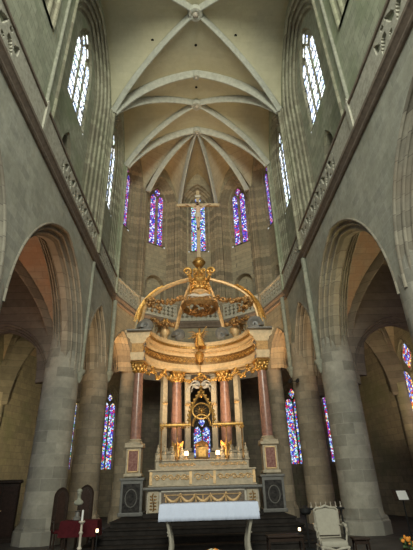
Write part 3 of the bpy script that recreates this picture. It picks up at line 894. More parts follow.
# tabernacle
tb = MB(); tb.box((0, .86, 2.13), (.50, .44, .46), bev=.02); tb.lathe([(.30, 2.36), (.28, 2.42), (.2, 2.52), (.05, 2.58)], c=(0, .86, 0), n=12)
t = tb.build('tabernacle', 'dark_gilt', alt, smooth=True)
m_ = MB(); m_.rings([[Vector((u, yy, z)) for u, z in arc(.14, .12, 2.22, 0, 1.98)] for yy in (.62, .65)]); m_.build('tabernacle_door', 'gilt', t)
tag(alt, 'cream and grey marble high altar with gilded reliefs, stepped shelves and tabernacle under the columns', 'altar')

# candle stands with lit glow beside the tabernacle: cream lit panels
for x, lab in ((-.62, 'lit candle lantern left of the tabernacle on the altar shelf'), (.62, 'lit candle lantern right of the tabernacle on the altar shelf')):
    r0 = empty('altar_lantern', (AX+x, 17.28, Z0+1.895))
    m_ = MB(); m_.lathe([(.13, 0), (.13, .04), (.06, .06), (.05, .12), (.12, .14)], n=12); m_.build('lantern_foot', 'pale_gilt', r0, smooth=True)
    m_ = MB(); m_.lathe([(.075, .14), (.085, .22), (.07, .30)], n=12); m_.build('glowing_glass', 'candle_glow', r0, smooth=True)
    tag(r0, lab, 'lantern')
    l = bpy.data.lights.new('candle_light', 'POINT'); l.energy = 14; l.color = WARM; l.shadow_soft_size = .08
    lo_ = bpy.data.objects.new('candle_light', l); COL.objects.link(lo_); lo_.location = (AX+x, 17.0, Z0+2.5)
# gilded statuettes
for x, sg, lab in ((-.98, -1, 'small gilded angel statuette on the left of the altar shelf'), (.98, 1, 'small gilded angel statuette on the right of the altar shelf')):
    J, E_ = body(.62, ((-.17, -.02, .66), (-.08, -.14, .72), (.17, -.02, .66), (.08, -.14, .74)), ((-.05, -.01, .25), (-.05, 0, .03), (.05, -.02, .25), (.05, 0, .03)), head=(-sg*.02, -.02))
    r0 = empty('gilded_statuette', (AX+x, 17.40, Z0+1.9))
    figure('body', J, E_, 'gilt', r0, (0, 0, .10), 1)
    m_ = MB(); m_.lathe([(.14, 0), (.14, .05), (.10, .08), (.10, .11)], n=10); m_.build('base', 'gilt', r0, smooth=True)
    m_ = MB(); m_.rings([[Vector((rr*(1+.1*math.sin(5*a))*math.cos(a), rr*(1+.1*math.sin(5*a))*math.sin(a), z)) for a in [2*pi*k/20 for k in range(20)]] for rr, z in ((.12, .11), (.11, .25), (.075, .42), (.06, .50))]); m_.build('robe', 'gilt', r0, smooth=True)
    for e in (-1, 1):
        m_ = MB(); m_.prism([(0, 0), (.10, .12), (.20, .20), (.19, .02), (.13, -.12), (.07, -.20), (.02, -.08)], .02, origin=(e*.03, .07, .50), ux=(e, .3, 0)); m_.build('wing', 'gilt', r0)
    tag(r0, lab, 'statuette')

# ------------------------------------------------------------------ gilded screen over the altar
sc = empty('gilded_screen', (AX, 17.0, Z0+1.9))
zb0 = 3.68-Z0-1.9
m_ = MB(); m_.box((-1.05, 0, zb0), (1.25, .10, .10), bev=.02); m_.box((1.05, 0, zb0), (1.25, .10, .10), bev=.02)
for i in range(26):
    x = -1.66+i*.05
    if abs(x) < .42: continue
for x in [(-1.62+i*.11) for i in range(30)]:
    if abs(x) > .45: m_.sphere((x, -.04, zb0-.09), .032, 8); m_.sphere((x, -.03, zb0+.08), .028, 8)
m_.build('cornice_beam', 'gilt', sc, smooth=True)
for x in (-1.6, -.98, .98, 1.6):
    m_ = MB(); m_.lathe([(.06, 0), (.05, .06), (.03, .10), (.028, .5), (.04, .55), (.028, .6), (.026, zb0-.16), (.05, zb0-.10), (.055, zb0-.04)], n=10)
    m_.build('post', 'dark_gilt', sc, loc=(x, 0, 0), smooth=True)
for x in (-1.6, 1.6):
    m_ = MB(); lumps(m_, (x, -.03, zb0-.12), .09, 9, .035); m_.build('bracket_ornament', 'gilt', sc, smooth=True)
m_ = MB()
# ogee arch and ring in the middle
L = bez((-.46, 0, zb0), (-.55, 0, zb0+.5), (-.30, 0, zb0+.85), (-.05, 0, zb0+1.25)); m_.tube(L, .05, 8); m_.tube([Vector((-p.x, p.y, p.z)) for p in L], .05, 8)
m_.tube([Vector((-.36, 0, zb0-.05))+Vector((.36*(1-math.cos(a)), 0, .42*math.sin(a))) for a in [pi*k/14 for k in range(15)]], .045, 8)
m_.tube([(.36*math.cos(a), 0, zb0+.52+.30*math.sin(a)) for a in [2*pi*k/22 for k in range(22)]], .04, 8, closed=True)
for q in L[2::2]:
    for e in (-1, 1): m_.sphere((e*(q.x-.05), 0, q.z+.02), .05, 7, (1.2, .7, 1.2))
m_.lathe([(.04, 1.2), (.09, 1.3), (.05, 1.38), (.08, 1.45), (.01, 1.6)], c=(0, 0, zb0), n=10)
m_.build('ogee_arch', 'gilt', sc, smooth=True)
m_ = MB()
for a in [2*pi*k/12 for k in range(12)]:
    m_.tube([(.08*math.cos(a), -.02, zb0+.52+.08*math.sin(a)), (.26*math.cos(a), -.02, zb0+.52+.24*math.sin(a))], [.018, .006], 5)
m_.sphere((0, -.02, zb0+.52), .08, 10); m_.build('sunburst', 'gilt', sc, smooth=True)
tag(sc, 'thin gilded screen with horizontal beam, slender posts and central ogee arch above the altar', 'screen')
# hanging palm with dove above the screen
hp = empty('hanging_palm', (AX, 18.2, 5.35))
m_ = MB()
for sg in (-1, 1):
    for r, hgt in ((.55, .35), (.42, .22), (.65, .15)):
        L = bez((0, 0, .1), (sg*r*.3, 0, .1+hgt), (sg*r*.8, 0, .1+hgt), (sg*r, 0, -.15), 10); m_.tube(L, [.05*(1-.7*i/10) for i in range(11)], 7)
m_.build('palm_fronds', 'plaster', hp, smooth=True)
m_ = MB(); m_.tube([(0, 0, -.35), (0, 0, 1.0)], .02, 8); lumps(m_, (0, 0, -.3), .09, 8, .04); m_.lathe([(.12, .35), (.15, .42), (.09, .46), (.02, .62)], n=12); m_.build('suspension', 'gilt', hp, smooth=True)
m_ = MB(); m_.sphere((0, -.05, .02), .09, 10, (1, 1.5, .8)); m_.sphere((0, -.20, .07), .045, 8)
for sg in (-1, 1): m_.prism([(0, 0), (.22, .12), (.30, .02), (.12, -.06)], .03, origin=(sg*.04, -.05, .04), ux=(sg, .2, 0))
m_.build('dove', 'plaster', hp, smooth=True)
tag(hp, 'hanging pale palm fronds with a dove, between the two inner columns', 'ornament')

# ------------------------------------------------------------------ baldachin
BC = Vector((AX, 17.45, 0)); BR = 2.82
bal = empty('altar_canopy', (BC.x, BC.y, Z0))
def bp(ang, r=BR, z=0): return Vector((r*math.cos(ang), r*math.sin(ang), z-Z0))
CANG = [math.radians(a) for a in (11.5, 65.5, 114.5, 168.5)]
def column(ang, r, z0, z1, mat, rad, name='column'):
    p = bp(ang, r, 0); h = z1-z0
    m_ = MB(); m_.lathe([(rad, .22), (rad*1.02, h*.33), (rad*.86, h-.48)], n=24)
    o = m_.build(name, mat, bal, loc=(p.x, p.y, z0-Z0), smooth=True)
    m_ = MB(); m_.box((0, 0, .04), (rad*2.9, rad*2.9, .08), rz=ang); m_.lathe([(rad*1.4, .08), (rad*1.45, .12), (rad*1.15, .15), (rad*1.25, .19), (rad*1.02, .23)], n=20); m_.build('column_base', 'cream_stone', o, smooth=True)
    m_ = MB(); m_.lathe([(rad*.9, h-.50), (rad*.98, h-.46), (rad*.9, h-.42), (rad*1.0, h-.25), (rad*1.35, h-.08)], n=16)
    for lv, zz, rr in ((0, h-.34, rad*1.0), (1, h-.2, rad*1.18)):
        for k in range(8):
            a = 2*pi*(k+.5*lv)/8
            m_.sphere((rr*math.cos(a), rr*math.sin(a), zz), rad*.36, 7, (1, 1, 1.5))
    for k in range(4):
        a = pi/4+k*pi/2+ang; m_.sphere((rad*1.45*math.cos(a), rad*1.45*math.sin(a), h-.12), rad*.34, 8)
    m_.box((0, 0, h-.03), (rad*2.9, rad*2.9, .07), rz=ang); m_.build('capital', 'gilt', o, smooth=True)
    return o
for i, a in enumerate(CANG):
    front = i in (0, 3)
    column(a, BR, 3.06 if front else 2.9, 6.52, 'red_marble', .225 if front else .25)
    p = bp(a); sg = 1 if p.x > 0 else -1
    if front:
        m_ = MB(); m_.box((0, 0, 1.04), (.86, .95, 1.2), bev=.02); m_.box((0, 0, .50), (.96, 1.05, .14), bev=.03)
        o = m_.build('lower_pedestal', 'grey_marble', bal, loc=(p.x-sg*.02, p.y, 0))
        o.location.z = -.0
        o.location.z = 0-Z0+Z0*1.0-.42
        m_ = MB(); m_.box((0, -.49, 1.04), (.66, .05, .98), bev=.01); q = m_.build('black_panel', 'black_marble', o)
        m_ = MB(); m_.tube([(.22*math.cos(t), -.525, 1.04+.30*math.sin(t)) for t in [2*pi*k/20 for k in range(20)]], .02, 6, closed=True); m_.build('panel_ornament', 'grey_marble', q, smooth=True)
        m_ = MB(); m_.box((0, 0, 1.68), (.98, 1.02, .10), bev=.03); m_.build('pedestal_shelf', 'grey_marble', o)
        m_ = MB(); m_.box((0, 0, 2.45-Z0), (.60, .60, 1.02), bev=.02); m_.box((0, 0, 3.0-Z0), (.76, .76, .12), bev=.03); m_.box((0, 0, 1.95-Z0), (.72, .72, .12), bev=.03); m_.box((0, 0, 1.84-Z0), (.5, .5, .14))
        o = m_.build('upper_pedestal', 'cream_stone', bal, loc=(p.x, p.y, 0))
        m_ = MB(); m_.box((0, -.305, 2.46-Z0), (.38, .05, .74), bev=.01); m_.build('red_panel', 'red_panel', o)
        m_ = MB()
        for (x, z, dx, dz) in ((0, .39, .5, .04), (0, -.39, .5, .04), (-.23, 0, .04, .8), (.23, 0, .04, .8)): m_.box((x*.9, -.33, 2.46-Z0+z), (dx*.9, .05, dz))
        m_.build('panel_frame', 'pale_gilt', o)
    else:
        m_ = MB(); m_.box((0, 0, 1.72-Z0), (.85, .85, 2.36), bev=.02); m_.box((0, 0, 2.84-Z0), (.95, .95, .12), bev=.03); m_.build('lower_pedestal', 'cream_stone', bal, loc=(p.x, p.y, 0))
for da in (53, 77, 103, 127):
    a = math.radians(da); p = bp(a, BR+.12)
    m_ = MB(); m_.box((0, 0, 0), (.26, .26, 6.5-2.9), bev=.02); m_.box((0, 0, 1.72), (.36, .36, .12), bev=.02); m_.box((0, 0, -1.72), (.36, .36, .14), bev=.02)
    o = m_.build('pilaster', 'cream_stone', bal, loc=(p.x, p.y, 4.7-Z0), rot=(0, 0, a))
    m_ = MB(); m_.lathe([(.10, -.06), (.16, 0), (.10, .08)], n=10); o2 = m_.build('medallion', 'pale_gilt', o, loc=(-.1, 0, .3), smooth=True)
    m_ = MB(); m_.box((0, 0, (2.88+.54)/2), (.5, .5, 2.3)); m_.build('pilaster_pedestal', 'cream_stone', bal, loc=(p.x, p.y, -Z0), rot=(0, 0, a))
# entablature: horseshoe ring with end blocks
def ring_sweep(mb, prof, a0, a1, n=60, c=(0, 0)):
    rs = []
    for i in range(n+1):
        a = a0+(a1-a0)*i/n
        rs.append([Vector((c[0]+(BR+o)*math.cos(a), c[1]+(BR+o)*math.sin(a), z-Z0)) for o, z in prof])
    return mb.rings(rs)
A0, A1 = math.radians(2), math.radians(178)
m_ = MB(); ring_sweep(m_, [(-.28, 6.53), (.28, 6.53), (.28, 6.68), (.31, 6.70), (.31, 6.88), (-.31, 6.88), (-.31, 6.70), (-.28, 6.68)], A0, A1)
arch = m_.build('architrave', 'canopy_stone', bal, smooth=True)
m_ = MB(); ring_sweep(m_, [(-.26, 6.881), (.26, 6.881), (.26, 7.30), (-.26, 7.30)], A0, A1)
frz = m_.build('frieze', 'dark_gilt', bal, smooth=True)
m_ = MB()
for i in range(34):
    a = A0+(A1-A0)*(i+.5)/34; p = Vector(((BR-.27)*math.cos(a), (BR-.27)*math.sin(a), 7.09-Z0)); t = Vector((-math.sin(a), math.cos(a), 0))
    m_.tube(spiral(p, .13, 1.3, t*(1 if i % 2 else -1), n=14), .02, 5); m_.sphere(p, .04, 6)
m_.build('frieze_scrolls', 'gilt', frz, smooth=True)
m_ = MB(); ring_sweep(m_, [(-.27, 7.301), (.27, 7.301), (.36, 7.42), (.36, 7.50), (.50, 7.60), (.54, 7.78), (.60, 7.84), (.60, 7.94), (-.60, 7.94), (-.60, 7.84), (-.54, 7.78), (-.50, 7.60), (-.36, 7.50), (-.36, 7.42)], A0, A1)
crn = m_.build('cornice', 'canopy_stone', bal, smooth=True)
m_ = MB()
for i in range(56):
    a = A0+(A1-A0)*(i+.5)/56; m_.box(((BR-.53)*math.cos(a), (BR-.53)*math.sin(a), 7.69-Z0), (.05, .10, .12), rz=a)
m_.build('dentils', 'gilt', crn)
m_ = MB()
for i in range(76):
    a = A0+(A1-A0)*(i+.5)/76; m_.sphere(((BR-.36)*math.cos(a), (BR-.36)*math.sin(a), 7.46-Z0), .055, 6)
m_.build('egg_ornaments', 'pale_gilt', crn, smooth=True)
for i in (0, 3):
    p = bp(CANG[i]); m_ = MB(); m_.box((0, 0, 6.70), (.56, .56, .34), bev=.02); m_.box((0, 0, 7.09), (.50, .50, .42)); m_.box((0, 0, 7.40), (.60, .60, .18), bev=.04); m_.box((0, 0, 7.66), (.70, .70, .26), bev=.04); m_.box((0, 0, 7.89), (1.15, 1.15, .09), bev=.03)
    m_.build('entablature_block', 'grey_marble', bal, loc=(p.x, p.y-.05, -Z0))
# garlands hanging between the columns
segs = [(CANG[0], CANG[1], 3), (CANG[1], CANG[2], 2), (CANG[2], CANG[3], 3)]
for a0, a1, n in segs:
    for q in range(n):
        b0 = a0+(a1-a0)*q/n; b1 = a0+(a1-a0)*(q+1)/n; m_ = MB()
        for k in range(13):
            t = k/12; a = b0+(b1-b0)*t; z = 6.50-.42*math.sin(pi*t)
            lumps(m_, bp(a, BR-.25, z), .05+.03*math.sin(pi*t), 3, .055)
        for a in (b0,): lumps(m_, bp(a, BR-.25, 6.35), .09, 6, .06, (1, 1, 1.8))
        m_.build('garland', 'gilt', bal, smooth=True)
# scroll arms rising to the crown
CR = Vector((0.03, .85, 0))       # crown axis, relative
arms = [((-2.55, .55), (-2.75, .6, 9.6), (-2.25, .7, 10.35), 'front'), ((2.62, .55), (2.82, .6, 9.6), (2.35, .7, 10.35), 'front'),
        ((-1.05, 1.9), (-1.0, 1.8, 9.5), (-.75, 1.5, 10.2), 'back'), ((1.09, 1.9), (1.04, 1.8, 9.5), (.79, 1.5, 10.2), 'back')]
for (x, y), c1, c2, kind in arms:
    sg = 1 if x > 0 else -1
    z0 = 8.26; rr = .27 if kind == 'front' else .22
    foot = MB(); sp = spiral((x, y, z0-Z0), rr, 1.6, (sg, 0, 0), a0=-pi*.1)
    foot.tube(sp, [.15*(1-.5*i/26) for i in range(27)], 8, flat=1.5)
    fo = foot.build('scroll_foot', 'grey_marble', bal, smooth=True)
    A = MB(); base = Vector((x+sg*rr*.9, y, z0-Z0)); end = CR+Vector((sg*(.55 if kind == 'front' else .36), 0 if kind == 'front' else .25, 10.85-Z0))
    L = bez(base, (c1[0], c1[1], c1[2]-Z0), (c2[0], c2[1], c2[2]-Z0), end, 26)
    A.tube(L, [.11]*27, 8, flat=.7)
    ao = A.build('scroll_arm', 'pale_gilt', bal, smooth=True)
    if kind == 'front':
        Fm = MB()
        for i in range(4, 20):
            p = L[i]; t = (L[i+1]-L[i-1]).normalized()
            for e in (-1, 0, 1):
                d = (Vector((e*.5, -.3, 0))+Vector((sg*.7, 0, .2))-t*.9).normalized()
                Fm.tube([p, p+d*.22+Vector((0, 0, .06)), p+d*.46-Vector((0, 0, .12))], [.075, .06, .01], 5)
        Fm.build('palm_leaves', 'gilt', ao, smooth=True)
        G = MB(); lumps(G, (x*.93, y, 9.45-Z0), .32, 22, .09); lumps(G, (x*.80, y, 9.1-Z0), .25, 14, .08); G.build('flower_cluster', 'dark_gilt', ao, smooth=True)
# crown
cr = MB(); c0_ = (CR.x, CR.y, -Z0)
cr.lathe([(.44, 10.12), (.52, 10.17), (.54, 10.27), (.42, 10.33), (.36, 10.58), (.44, 10.69), (.44, 10.79), (.34, 10.85), (.26, 11.07), (.14, 11.29), (.10, 11.40)], c=c0_, n=28)
crown = cr.build('crown', 'gilt', bal, smooth=True)
m_ = MB()
for k in range(12):
    a = 2*pi*k/12; d = Vector((math.cos(a), math.sin(a), 0)); p = Vector(c0_)+d*.44
    m_.tube([p+Vector((0, 0, 10.72)), p+d*.12+Vector((0, 0, 10.92)), p+d*.05+Vector((0, 0, 11.09))], [.07, .06, .03], 6); m_.sphere(p+d*.06+Vector((0, 0, 11.13)), .06, 8)
    lumps(m_, p+Vector((0, 0, 10.47)), .10, 3, .06); m_.sphere(p+d*.06+Vector((0, 0, 10.22)), .075, 8)
for sg in (-1, 1):
    m_.tube(spiral(Vector(c0_)+Vector((sg*.62, -.1, 11.29)), .24, 1.4, (-sg, 0, 0), a0=-.5*pi), [.075]*15+[.05]*12, 7)
    m_.tube(spiral(Vector(c0_)+Vector((sg*.22, -.3, 11.22)), .13, 1.4, (-sg, 0, 0), a0=-.5*pi), [.045]*15+[.03]*12, 7)
m_.build('crown_fleurons', 'gilt', crown, smooth=True)
m_ = MB(); lumps(m_, (CR.x, CR.y-.15, 10.42-Z0), .36, 22, .08, (1.1, .7, .9)); m_.build('cherub_heads', 'gilt', crown, smooth=True)
m_ = MB(); m_.lathe([(.01, 9.77), (.25, 9.81), (.42, 9.89), (.50, 10.01), (.44, 10.13)], c=c0_, n=24); m_.build('crown_lining', 'pale_gilt', crown, smooth=True)
# ring of drapery and cloud below the crown
m_ = MB(); rs = []
for r, z in ((.88, 9.60), (.94, 9.48), (.88, 9.32), (.82, 9.26), (.76, 9.4), (.78, 9.60)):
    rs.append([Vector((CR.x+r*(1+.03*math.sin(12*a))*math.cos(a), CR.y+.2+r*(1+.03*math.sin(12*a))*math.sin(a), z-Z0-.05*abs(math.sin(6*a)))) for a in [2*pi*k/48 for k in range(48)]])
rs.append(rs[0]); m_.rings(rs, caps=False); wr_ = m_.build('tester_ring', 'dark_gilt', bal, smooth=True)
m_ = MB(); lumps(m_, (CR.x, CR.y+.2, 9.30-Z0), .70, 30, .11, (1, 1, .25)); m_.build('cloud_relief', 'dark_gilt', wr_, smooth=True)
m_ = MB(); lumps(m_, (CR.x, CR.y-.35, 9.69-Z0), .38, 10, .10, (1.3, .4, .25)); m_.prism([(-.6, .0), (-.3, .12), (0, .04), (.3, .12), (.6, 0), (.3, -.02), (0, -.08), (-.3, -.02)], .06, origin=(CR.x, CR.y-.5, 9.72-Z0)); m_.build('white_dove', 'plaster', wr_, smooth=True)
for k in range(4):
    a = math.radians(45+90*k); d = Vector((math.cos(a), math.sin(a), 0)); m_ = MB()
    m_.tube([Vector((CR.x, CR.y+.2, 9.5-Z0))+d*.8, Vector((CR.x, CR.y+.1, 10.17-Z0))+d*.6], .03, 6); m_.build('stay', 'gilt', wr_, smooth=True)
# gilded flower wreaths slung between the arms
for (p0, p1, dip) in (((-2.4, .6, 9.7), (-.80, .3, 9.6), .2), ((2.45, .6, 9.7), (.86, .3, 9.6), .2), ((-2.3, .9, 8.75), (-1.15, 1.9, 8.8), .1), ((2.35, .9, 8.75), (1.2, 1.9, 8.8), .1)):
    m_ = MB()
    for k in range(15):
        t = k/14; p = Vector(p0).lerp(Vector(p1), t); p.z -= Z0+dip*math.sin(pi*t); lumps(m_, p, .11, 4, .075)
    m_.build('flower_wreath', 'dark_gilt', bal, smooth=True)
for (x, y, z) in ((-1.75, 1.95, 8.0), (1.8, 1.95, 8.0)):
    m_ = MB(); m_.lathe([(.22, 0), (.22, .06), (.10, .12), (.12, .2), (.27, .45), (.25, .62), (.12, .72), (.16, .8)], n=16); v = m_.build('urn', 'pale_gilt', bal, loc=(x, y, z-Z0-.05), smooth=True)
    m_ = MB(); lumps(m_, (0, 0, .98), .24, 16, .09); m_.build('urn_flowers', 'gilt', v, smooth=True)
# cross with globe on the crown
tag(bal, 'tall semicircular altar canopy of red marble columns, cream entablature, scroll arms and gilded crown', 'canopy')
cx_ = empty('crucifix', (BC.x+CR.x, BC.y+CR.y, 11.40))
m_ = MB(); m_.lathe([(.10, 0), (.08, .2)], n=10); m_.sphere((0, 0, .44), .30, 20); m_.tube([(.315*math.cos(a), .315*math.sin(a), .44) for a in [2*pi*k/24 for k in range(24)]], .03, 6, closed=True); m_.build('globe', 'gilt', cx_, smooth=True)
m_ = MB(); m_.box((0, 0, 2.75), (.20, .13, 4.6), bev=.02); m_.box((0, .0, 4.16), (2.2, .13, .17), bev=.02)
for x, z in ((-1.12, 4.16), (1.12, 4.16), (0, 5.08)): m_.sphere((x, 0, z), .12, 10, (1, .7, 1))
m_.build('cross', 'cross_wood', cx_, smooth=True)
m_ = MB(); m_.box((0, -.09, 4.72), (.30, .04, .15), bev=.01); m_.build('title_plate', 'plaster', cx_)
hh = 1.75
J, E_ = body(hh, ((-.22, -.01, .86), (-.42, .02, .985), (.22, -.01, .86), (.42, .02, .985)), ((-.035, -.05, .26), (-.01, -.01, .03), (.03, -.05, .27), (.012, -.02, .03)), head=(-.02, -.02))
figure('christ_figure', J, E_, 'flesh', cx_, (0, -.16, 2.46))
m_ = MB(); m_.rings([[Vector((rr*1.15*math.cos(a), rr*math.sin(a)*.9, z)) for a in [2*pi*k/16 for k in range(16)]] for rr, z in ((.15, .52*hh+.08), (.17, .52*hh), (.165, .46*hh), (.13, .40*hh))]); m_.build('loincloth', 'plaster', cx_, loc=(0, -.16, 2.46), smooth=True)
m_ = MB(); m_.sphere((-.035, -.02, 0), .085, 10, (1, 1, 1.1)); m_.build('hair', 'brown_wood', cx_, loc=(0, -.175, 2.46+.965*hh), smooth=True)
tag(cx_, 'tall pale crucifix with the crucified figure, standing on the golden globe of the crown', 'crucifix')

# angel in front of the entablature
an = empty('gilded_angel', (AX-.04, 19.45, 7.25))
m_ = MB(); m_.lathe([(.02, -.42), (.10, -.3), (.22, -.1), (.24, .0), (.16, .06), (.18, .12)], n=14); m_.box((0, .22, .0), (.3, .55, .12)); m_.build('bracket', 'gilt', an, smooth=True)
J, E_ = body(1.25, ((-.20, -.04, .74), (-.30, -.12, .62), (.20, -.04, .92), (.32, -.08, 1.08)), ((-.06, -.08, .27), (-.02, .0, .04), (.08, .04, .30), (.16, .12, .12)), lean=(.02, -.02), head=(.01, -.03))
figure('body', J, E_, 'gilt', an, (0, 0, .10))
m_ = MB(); m_.rings([[Vector((rr*(1+.14*math.sin(6*a))*math.cos(a)+ox, rr*.8*(1+.14*math.sin(6*a+1))*math.sin(a), z)) for a in [2*pi*k/24 for k in range(24)]] for rr, z, ox in ((.26, .32, .08), (.22, .48, .05), (.15, .68, .01), (.12, .80, 0), (.135, 1.0, .01))]); m_.build('robe', 'gilt', an, loc=(0, 0, .10), smooth=True)
for e in (-1, 1):
    m_ = MB()
    for i in range(6):
        tip = Vector((e*(.55-.07*i), .12, 1.22-.16*i)); st = Vector((e*.06, .10, 1.05-.04*i)); md_ = (st+tip)/2+Vector((0, .03, .12))
        m_.tube([st, md_, tip], [.05, .07, .012], 6, flat=.5)
    m_.build('wing', 'dark_gilt', an, smooth=True)
m_ = MB(); m_.sphere((.012, -.02, 0), .072, 10); m_.build('hair', 'dark_gilt', an, loc=(.02, -.03, .10+.965*1.25), smooth=True)
m_ = MB(); m_.tube([(-.55, -.14, .8), (.1, -.12, .98)], .02, 6); m_.build('trumpet', 'gilt', an, smooth=True)
tag(an, 'gilded winged angel with one raised arm, at the middle of the canopy entablature', 'statue')
for x, sg, lab in ((-2.05, 1, 'dark gilded cherub kneeling on the left part of the canopy entablature'), (2.15, -1, 'dark gilded cherub kneeling on the right part of the canopy entablature')):
    r0 = empty('gilded_cherub', (AX+x, 19.35, 7.94))
    J, E_ = body(1.05, ((-.19, -.06, .70), (-.14, -.2, .78), (.19, -.06, .70), (.14, -.2, .80)), ((-.09, -.2, .36), (-.09, .02, .12), (.09, -.2, .36), (.09, .02, .12)), lean=(sg*.03, -.03), head=(sg*.03, -.03))
    figure('body', J, E_, 'dark_gilt', r0, (0, 0, .02), 1)
    for e in (-1, 1):
        m_ = MB()
        for i in range(4): m_.tube([(e*.05, .08, .84-.05*i), (e*.2, .14, .98-.1*i), (e*(.36-.05*i), .12, .9-.16*i)], [.04, .05, .01], 6, flat=.5)
        m_.build('wing', 'gilt', r0, smooth=True)
    m_ = MB(); m_.lathe([(.22, 0), (.20, .10), (.12, .16), (.10, .30)], n=12); m_.build('base', 'grey_marble', r0, smooth=True)
    tag(r0, lab, 'statue')

# ------------------------------------------------------------------ altar table
TX, TY, TW, TD, TH = .06, 13.0, 2.60, .85, 1.31
tb = empty('altar_table', (TX, TY, FZ))
m_ = MB(); m_.box((0, 0, TH-.06), (TW-.04, TD-.04, .08), bev=.015); m_.build('tabletop', 'cream_paint', tb)
m_ = MB(); m_.box((0, 0, TH-.18), (TW-.3, TD-.2, .14)); m_.build('apron', 'cream_paint', tb)
for sx in (-1, 1):
    for sy in (-1, 1):
        m_ = MB(); x, y = sx*(TW/2-.22), sy*(TD/2-.12)
        L = bez((x, y, TH-.12), (x+sx*.24, y, .98), (x-sx*.22, y, .48), (x+sx*.02, y, .04), 20)
        m_.tube(L, [.085-.045*math.sin(pi*min(1, i/20*1.0))+.0*i for i in range(21)], 9)
        m_.tube(spiral((x-sx*.02, y, 1.02), .10, 1.3, (sx, 0, 0), a0=pi*.5, n=18), .03, 6); m_.tube(spiral((x+sx*.0, y, .08), .09, 1.2, (-sx, 0, 0), a0=pi*.5, n=18), .03, 6)
        lumps(m_, (x+sx*.02, y, .62), .05, 5, .03); m_.box((x, y, .02), (.14, .14, .04))
        m_.build('leg', 'cream_paint', tb, smooth=True)
tag(tb, 'altar table on curved carved cream legs, standing before the dark steps', 'table')
# cloth
m_ = MB(); nx, drop = 60, .40
per = []
hw_, hd_ = TW/2+.04, TD/2+.03
def perim():
    out = []
    for i in range(60): out.append((-hw_+2*hw_*i/60, -hd_))
    for i in range(20): out.append((hw_, -hd_+2*hd_*i/20))
    for i in range(60): out.append((hw_-2*hw_*i/60, hd_))
    for i in range(20): out.append((-hw_, hd_-2*hd_*i/20))
    return out
pp = perim(); rs = []
for j, (dz, o) in enumerate(((0, -.015), (.008, -.004), (.02, 0), (.15, .012), (.30, .02), (drop, .028))):
    ring = []
    for k, (x, y) in enumerate(pp):
        w = (.012*math.sin(k*.9)+.008*math.sin(k*2.3))*(j/5)
        ring.append(Vector((x*(1+(o+w)/hw_), y*(1+(o+w)/hd_), TH-.0-dz)))
    rs.append(ring)

m_.rings(rs, caps=False); m_.quad(*[Vector((a, b, TH)) for a, b in ((-hw_+.015, -hd_+.015), (hw_-.015, -hd_+.015), (hw_-.015, hd_-.015), (-hw_+.015, hd_-.015))])
cl = m_.build('altar_cloth', 'linen', loc=(TX, TY, FZ+.003), smooth=True)
md = cl.modifiers.new('thick', 'SOLIDIFY'); md.thickness = .006; md.offset = 1
tag(cl, 'white linen cloth hanging over the front altar table', 'tablecloth')
# flowers on the floor
fl_ = empty('flower_arrangement', (.14, 12.3, FZ))
m_ = MB(); m_.lathe([(.12, 0), (.17, .03), (.19, .12), (.16, .14)], n=16); m_.build('bowl', 'dark_wood', fl_, smooth=True)
m_ = MB(); lumps(m_, (0, 0, .18), .26, 40, .05, (1.2, .8, .5)); m_.build('foliage', 'leaf', fl_, smooth=True)
for i in range(13):
    a = i*2.4; r = .05+.028*i; m_ = MB(); c = (r*math.cos(a)*.85, r*math.sin(a)*.55, .30-.25*r)
    m_.sphere(c, .045, 10, (1, 1, .7)); 
    for k in range(6): m_.sphere((c[0]+.05*math.cos(k*pi/3), c[1]+.05*math.sin(k*pi/3), c[2]), .032, 7, (1, 1, .5))
    m_.build('blossom', 'petal_white' if i % 4 else 'petal_orange', fl_, smooth=True)
tag(fl_, 'low arrangement of pale flowers on the floor before the altar table', 'flowers')

# ------------------------------------------------------------------ right side furniture
ac = empty('armchair', (2.95, 11.35, FZ), -.04)
sw, sd, sh = .62, .56, .46
m_ = MB(); m_.box((0, 0, sh), (sw, sd, .14), bev=.05); m_.build('seat', 'cream_fabric', ac, smooth=True)
m_ = MB()
def back_outline(w, z0, z1, crest): return [(-w*.96, z0), (w*.96, z0), (w, z1-.04), (w*.8, z1), (w*.35, z1+.01), (0, z1+crest), (-w*.35, z1+.01), (-w*.8, z1), (-w, z1-.04)]
m_.prism(back_outline(sw*.44, .60, 1.14, .03), .09, origin=(0, sd/2-.02, 0)); m_.build('backrest', 'cream_fabric', ac)
m_ = MB(); O = [Vector((u, sd/2-.02, z)) for u, z in back_outline(sw*.47, .55, 1.17, .05)]; m_.tube(O, .028, 8, closed=True); m_.build('back_frame', 'cream_paint', ac, smooth=True)
m_ = MB(); m_.tube([(-sw/2, -sd/2, sh-.06), (-sw*.2, -sd/2-.01, sh-.08), (0, -sd/2-.02, sh-.12), (sw*.2, -sd/2-.01, sh-.08), (sw/2, -sd/2, sh-.06), (sw/2, sd/2, sh-.06), (-sw/2, sd/2, sh-.06)], .03, 8, closed=True); m_.build('seat_frame', 'cream_paint', ac, smooth=True)
